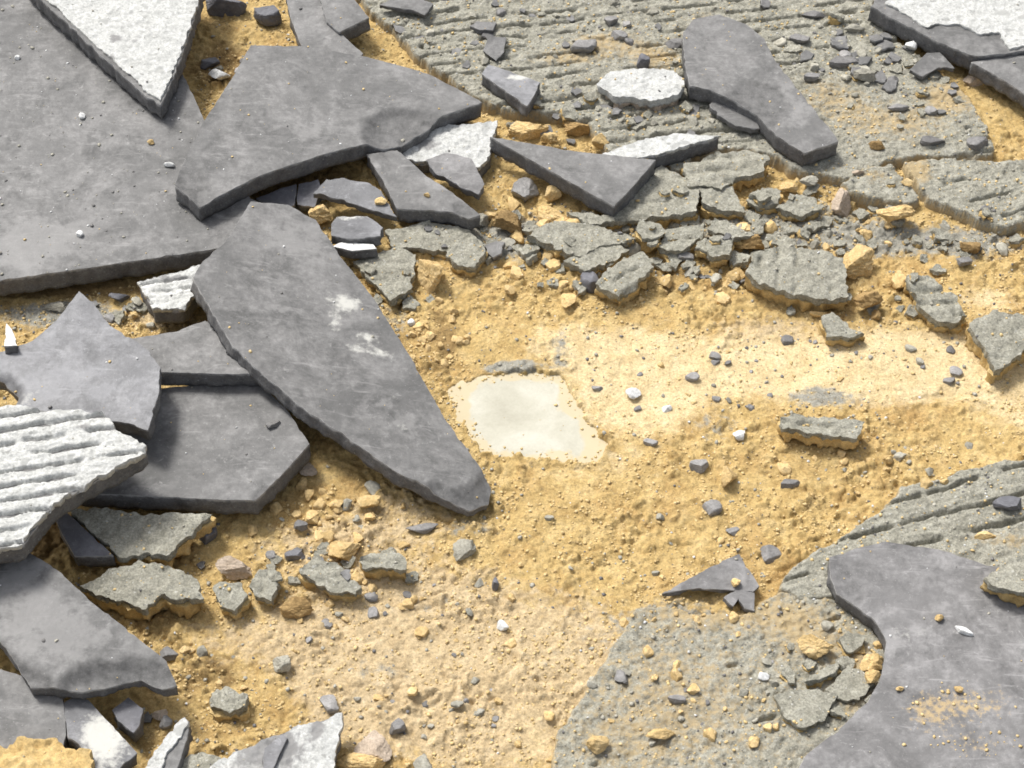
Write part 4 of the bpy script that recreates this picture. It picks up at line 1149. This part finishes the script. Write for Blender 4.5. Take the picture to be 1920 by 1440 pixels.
SMALL = {}
for k, base in (('y', 'sand_crumb'), ('m', 'mortar_crumb'), ('g', 'tile_crumb')):
    mat = {'y': M_LUMP, 'm': M_CRUMB, 'g': M_CHIP}[k]
    kw = dict(planes=6, rough=.04, flat=.55) if k == 'g' else dict(planes=9, rough=.11)
    SMALL[k] = [rock_mesh(base, 3, 500 + i + ord(k), mat, smooth=True, scale=(2 * MM,) * 3, **kw) for i in range(10)]
    for me in SMALL[k]:
        for a in ATTRS: set_attr(me, a, np.zeros(len(me.vertices)))
WORDS = {'y': ('sand_crumb', 'crumb of yellow sand', 'sand crumb', 'crumbs of sand'), 'm': ('mortar_crumb', 'grey mortar crumb', 'mortar crumb', 'crumbs of mortar'),
         'g': ('tile_crumb', 'violet grey tile crumb', 'tile crumb', 'crumbs of tile')}
FOCUS = [  # where crumbs gather: px, py, rx, ry, number, kinds, biggest (mm), words
    (1240, 500, 260, 60, 120, 'yyyymm', 4.2, 'below the middle band of mortar chunks'), (1480, 405, 170, 45, 80, 'yyymm', 4.4, 'between the hooked tile end and the upright grooved chunk'),
    (1340, 700, 130, 80, 22, 'ggym', 2.2, 'on the pale sand right of the cream patch'), (1700, 660, 190, 60, 24, 'yymg', 2.4, 'on the pale sand at the right'),
    (1680, 860, 190, 50, 36, 'yym', 2.8, 'between the bar shaped chunk and the long grooved bed'), (760, 1120, 180, 70, 44, 'yyymg', 3.0, 'right of the row of mortar chunks at lower left'),
    (820, 1330, 190, 100, 32, 'yymg', 2.6, 'right of the bottom tile back'), (420, 1220, 150, 60, 18, 'yym', 2.6, 'below the row of mortar chunks at lower left'),
    (1250, 1000, 250, 70, 14, 'ym', 2.2, 'on the sand slope below the cream patch'), (640, 960, 150, 50, 46, 'yyymp', 3.4, 'below the curved blade tile'),
    (1590, 120, 160, 90, 56, 'gmmm', 3.4, 'in the debris right of the hooked tile'), (1000, 60, 240, 60, 34, 'gmmm', 2.8, 'on the grooved bed left of the hooked tile'),
    (1330, 1290, 200, 100, 46, 'yymmg', 3.0, 'on the sandy bed in the lower right'), (1600, 1225, 50, 70, 16, 'y', 3.2, 'in the hollow beside the corner tile'),
    (810, 620, 60, 90, 40, 'yyb', 2.8, 'along the right edge of the curved blade tile'), (290, 575, 110, 30, 24, 'gmmy', 3.0, 'above the glossy pale tile'),
    (1030, 440, 170, 55, 80, 'yyyym', 4.6, 'around the long mortar slab below the triangular tile'), (1800, 440, 130, 45, 22, 'ymg', 3.0, 'below the flat slab at the right edge'),
    (1180, 235, 140, 35, 22, 'yym', 3.4, 'around the thin white topped shard'), (1290, 1150, 110, 30, 16, 'yy', 2.2, 'below the three cornered flake'), (440, 110, 60, 50, 14, 'mgy', 3.0, 'in the hollow behind the wedge tile')]
ON = {'sand': 'on open sand', 'bed': 'on mortar bed', 'chunk': 'on a chunk'}
n_single = 0
for (cx, cy, rx, ry, num, kinds, big, where) in FOCUS:
    for _ in range(num):
        px, py = cx + max(-1.1, min(1.1, random.gauss(0, .6))) * rx, cy + max(-1.1, min(1.1, random.gauss(0, .6))) * ry
        k = random.choice(kinds)
        if k in 'pb': k = 'y'
        w = P(px, py, 0.003)
        h = drop(w[0], w[1])
        if not h or zone_of(h[2]) not in ('sand', 'bed'): continue
        nm, wd, cat, grp = WORDS[k]
        r = (0.8 + (big - 0.8) * random.random() ** 2.0) / 2.0
        o = bpy.data.objects.new(nm, random.choice(SMALL[k]))
        COL.objects.link(o)
        fl = random.uniform(.4, .6) if k == 'g' else random.uniform(.55, .9)
        o.scale = (r * random.uniform(.85, 1.35), r, r * fl)
        o.rotation_euler = (random.uniform(-.35, .35), random.uniform(-.35, .35), random.uniform(0, 6.28))
        o.location = (h[0].x, h[0].y, h[0].z + 2 * MM * r * fl * .3)
        tag(o, ('large ' if r > 1.25 else 'small ') + wd + ' ' + where, cat, grp + ' ' + where)
        n_single += 1

def grit(name, label, mat, cand, size, density, seed, level=1):
    """fine grains as one mass"""
    r = np.random.default_rng(seed)
    base = [rock_verts(1, seed + i, planes=7, rough=0.0) for i in range(10)] if level == 1 else [rock_verts(2, seed + i, planes=8, rough=.05) for i in range(10)]
    f = np.array(ICO[level][1])
    vs_, fs_, n = [], [], 0
    xs, ys, dice = r.uniform(-0.262, 0.262, cand), r.uniform(-0.225, 0.265, cand), r.random(cand)
    dens = density(xs, ys)
    most = np.max(np.stack([np.asarray(q) for q in dens.values()]), 0)
    for q in np.nonzero(dice < most)[0]:
        x, y = xs[q], ys[q]
        h = drop(x, y)
        if not h or h[1].z < 0.5: continue
        zn = zone_of(h[2])
        if zn not in dens or dice[q] > dens[zn][q]: continue
        s = (size[0] + (size[1] - size[0]) * r.random() ** 3) * MM
        a = r.uniform(0, 6.28); ca, sa = math.cos(a), math.sin(a)
        v = base[r.integers(10)] * (s * r.uniform(.8, 1.4), s, s * r.uniform(.45, .8))
        v = np.column_stack([v[:, 0] * ca - v[:, 1] * sa, v[:, 0] * sa + v[:, 1] * ca, v[:, 2] + 0.25 * v[:, 0] * r.uniform(-1, 1)])
        vs_.append(v + (h[0].x, h[0].y, h[0].z + s * .25)); fs_.append(f + n); n += len(v)
    V = np.concatenate(vs_).astype(np.float32); F = np.concatenate(fs_)
    me = bpy.data.meshes.new(name)
    me.vertices.add(len(V)); me.vertices.foreach_set('co', V.ravel())
    me.loops.add(F.size); me.loops.foreach_set('vertex_index', F.ravel().astype(np.int32))
    me.polygons.add(len(F)); me.polygons.foreach_set('loop_start', np.arange(0, F.size, 3, dtype=np.int32))
    me.update(calc_edges=True)
    me.materials.append(mat)
    for a in ATTRS: set_attr(me, a, np.zeros(len(V)))
    return tag(link(name, me), label, None, None, 'stuff')

PW = poly_world(PATCH)
Z_ = ('sand', 'bed', 'chunk', 'tile', 'first', 'coat', 'patch')
LOWER = poly_world([(1180, 1120), (1480, 1120), (1700, 1160), (1700, 1560), (1030, 1560), (1030, 1380)])
OUTLINES = []
def near_tile(x, y):
    d = np.full(x.shape, 1.0)
    for q in OUTLINES: d = np.minimum(d, np.abs(sdf_poly(x, y, q)))
    return .75 * np.exp(-(d / .007) ** 2)
for o in list(scene.objects):
    if o.name.startswith(('tile_fragment', 'overturned_tile', 'mortar_chunk')) and 'outline' in OUT.setdefault(o.name, {}): OUTLINES.append(OUT[o.name]['outline'])
def dens_sand(x, y):
    pale = B(x, y, (1190, 720, 130, 105, 1.0), (1480, 690, 230, 65, .9), (1740, 680, 230, 62, 1.1))
    low = sdf_poly(x, y, LOWER) > 0
    n = np.maximum(.05, 0.42 + 0.8 * perlin(x / .03, y / .03, 4) + 0.9 * perlin(x / .008, y / .008, 6))
    smear = 0
    for (px, py, rx, ry) in ((1725, 1330, 30, 18), (1790, 1310, 36, 20), (1840, 1400, 50, 14), (1880, 1395, 60, 10)):
        smear = smear + blob(x, y, px, py, rx, ry, .013)
    return {'sand': (n + near_tile(x, y)) * (1 - .82 * pale), 'bed': np.where(low, .3 * n + .05, .12 + .3 * np.maximum(0, n - .3)), 'chunk': .05 + 0 * n, 'tile': .006 + .4 * np.minimum(1, smear), 'first': .006 + 0 * n,
            'patch': .01 + .6 * sstep(6, 0, sdf_poly(x, y, PW) / MM)}
def dens_grey(x, y):
    n = np.maximum(0.0, 0.30 + 0.9 * perlin(x / .04 + 9, y / .04, 14))
    low = sdf_poly(x, y, LOWER) > 0
    band = B(x, y, (1250, 440, 280, 70, .6), (1000, 440, 180, 50, .5), (1500, 395, 190, 50, .5))
    return {'sand': .2 * n + .5 * near_tile(x, y) + band, 'bed': np.where(low, .22 + .25 * n, .10 + .28 * n), 'chunk': .06 + 0 * n, 'tile': .006 + 0 * n, 'first': .07 + 0 * n, 'coat': .02 + 0 * n, 'patch': .004 + 0 * n}
def dens_white(x, y):
    n = 0 * x
    return {'sand': .35 + n, 'bed': .5 + n, 'chunk': .1 + n, 'tile': .12 + n, 'first': .35 + n}
grit('sand_grains', 'fine yellow sand grains strewn over everything', M_GRAIN, 110000, (.2, .85), dens_sand, 61)
grit('mortar_grit', 'fine grey mortar grit strewn over everything', M_CRUMB, 30000, (.28, 1.0), dens_grey, 62)
grit('tile_grit', 'fine dark tile grit strewn over everything', M_CHIP, 14000, (.26, .9), dens_grey, 63)
grit('pale_grit', 'fine whitish specks strewn over everything', M_WHITE, 1800, (.3, .8), dens_white, 64)
print('singles', n_single, 'objects', len(scene.objects), 'tris', sum(len(o.data.loop_triangles) if o.data.loop_triangles else sum(len(p.vertices) - 2 for p in o.data.polygons) if len(o.data.polygons) < 5000 else len(o.data.polygons) * 2 for o in scene.objects if o.type == 'MESH'))
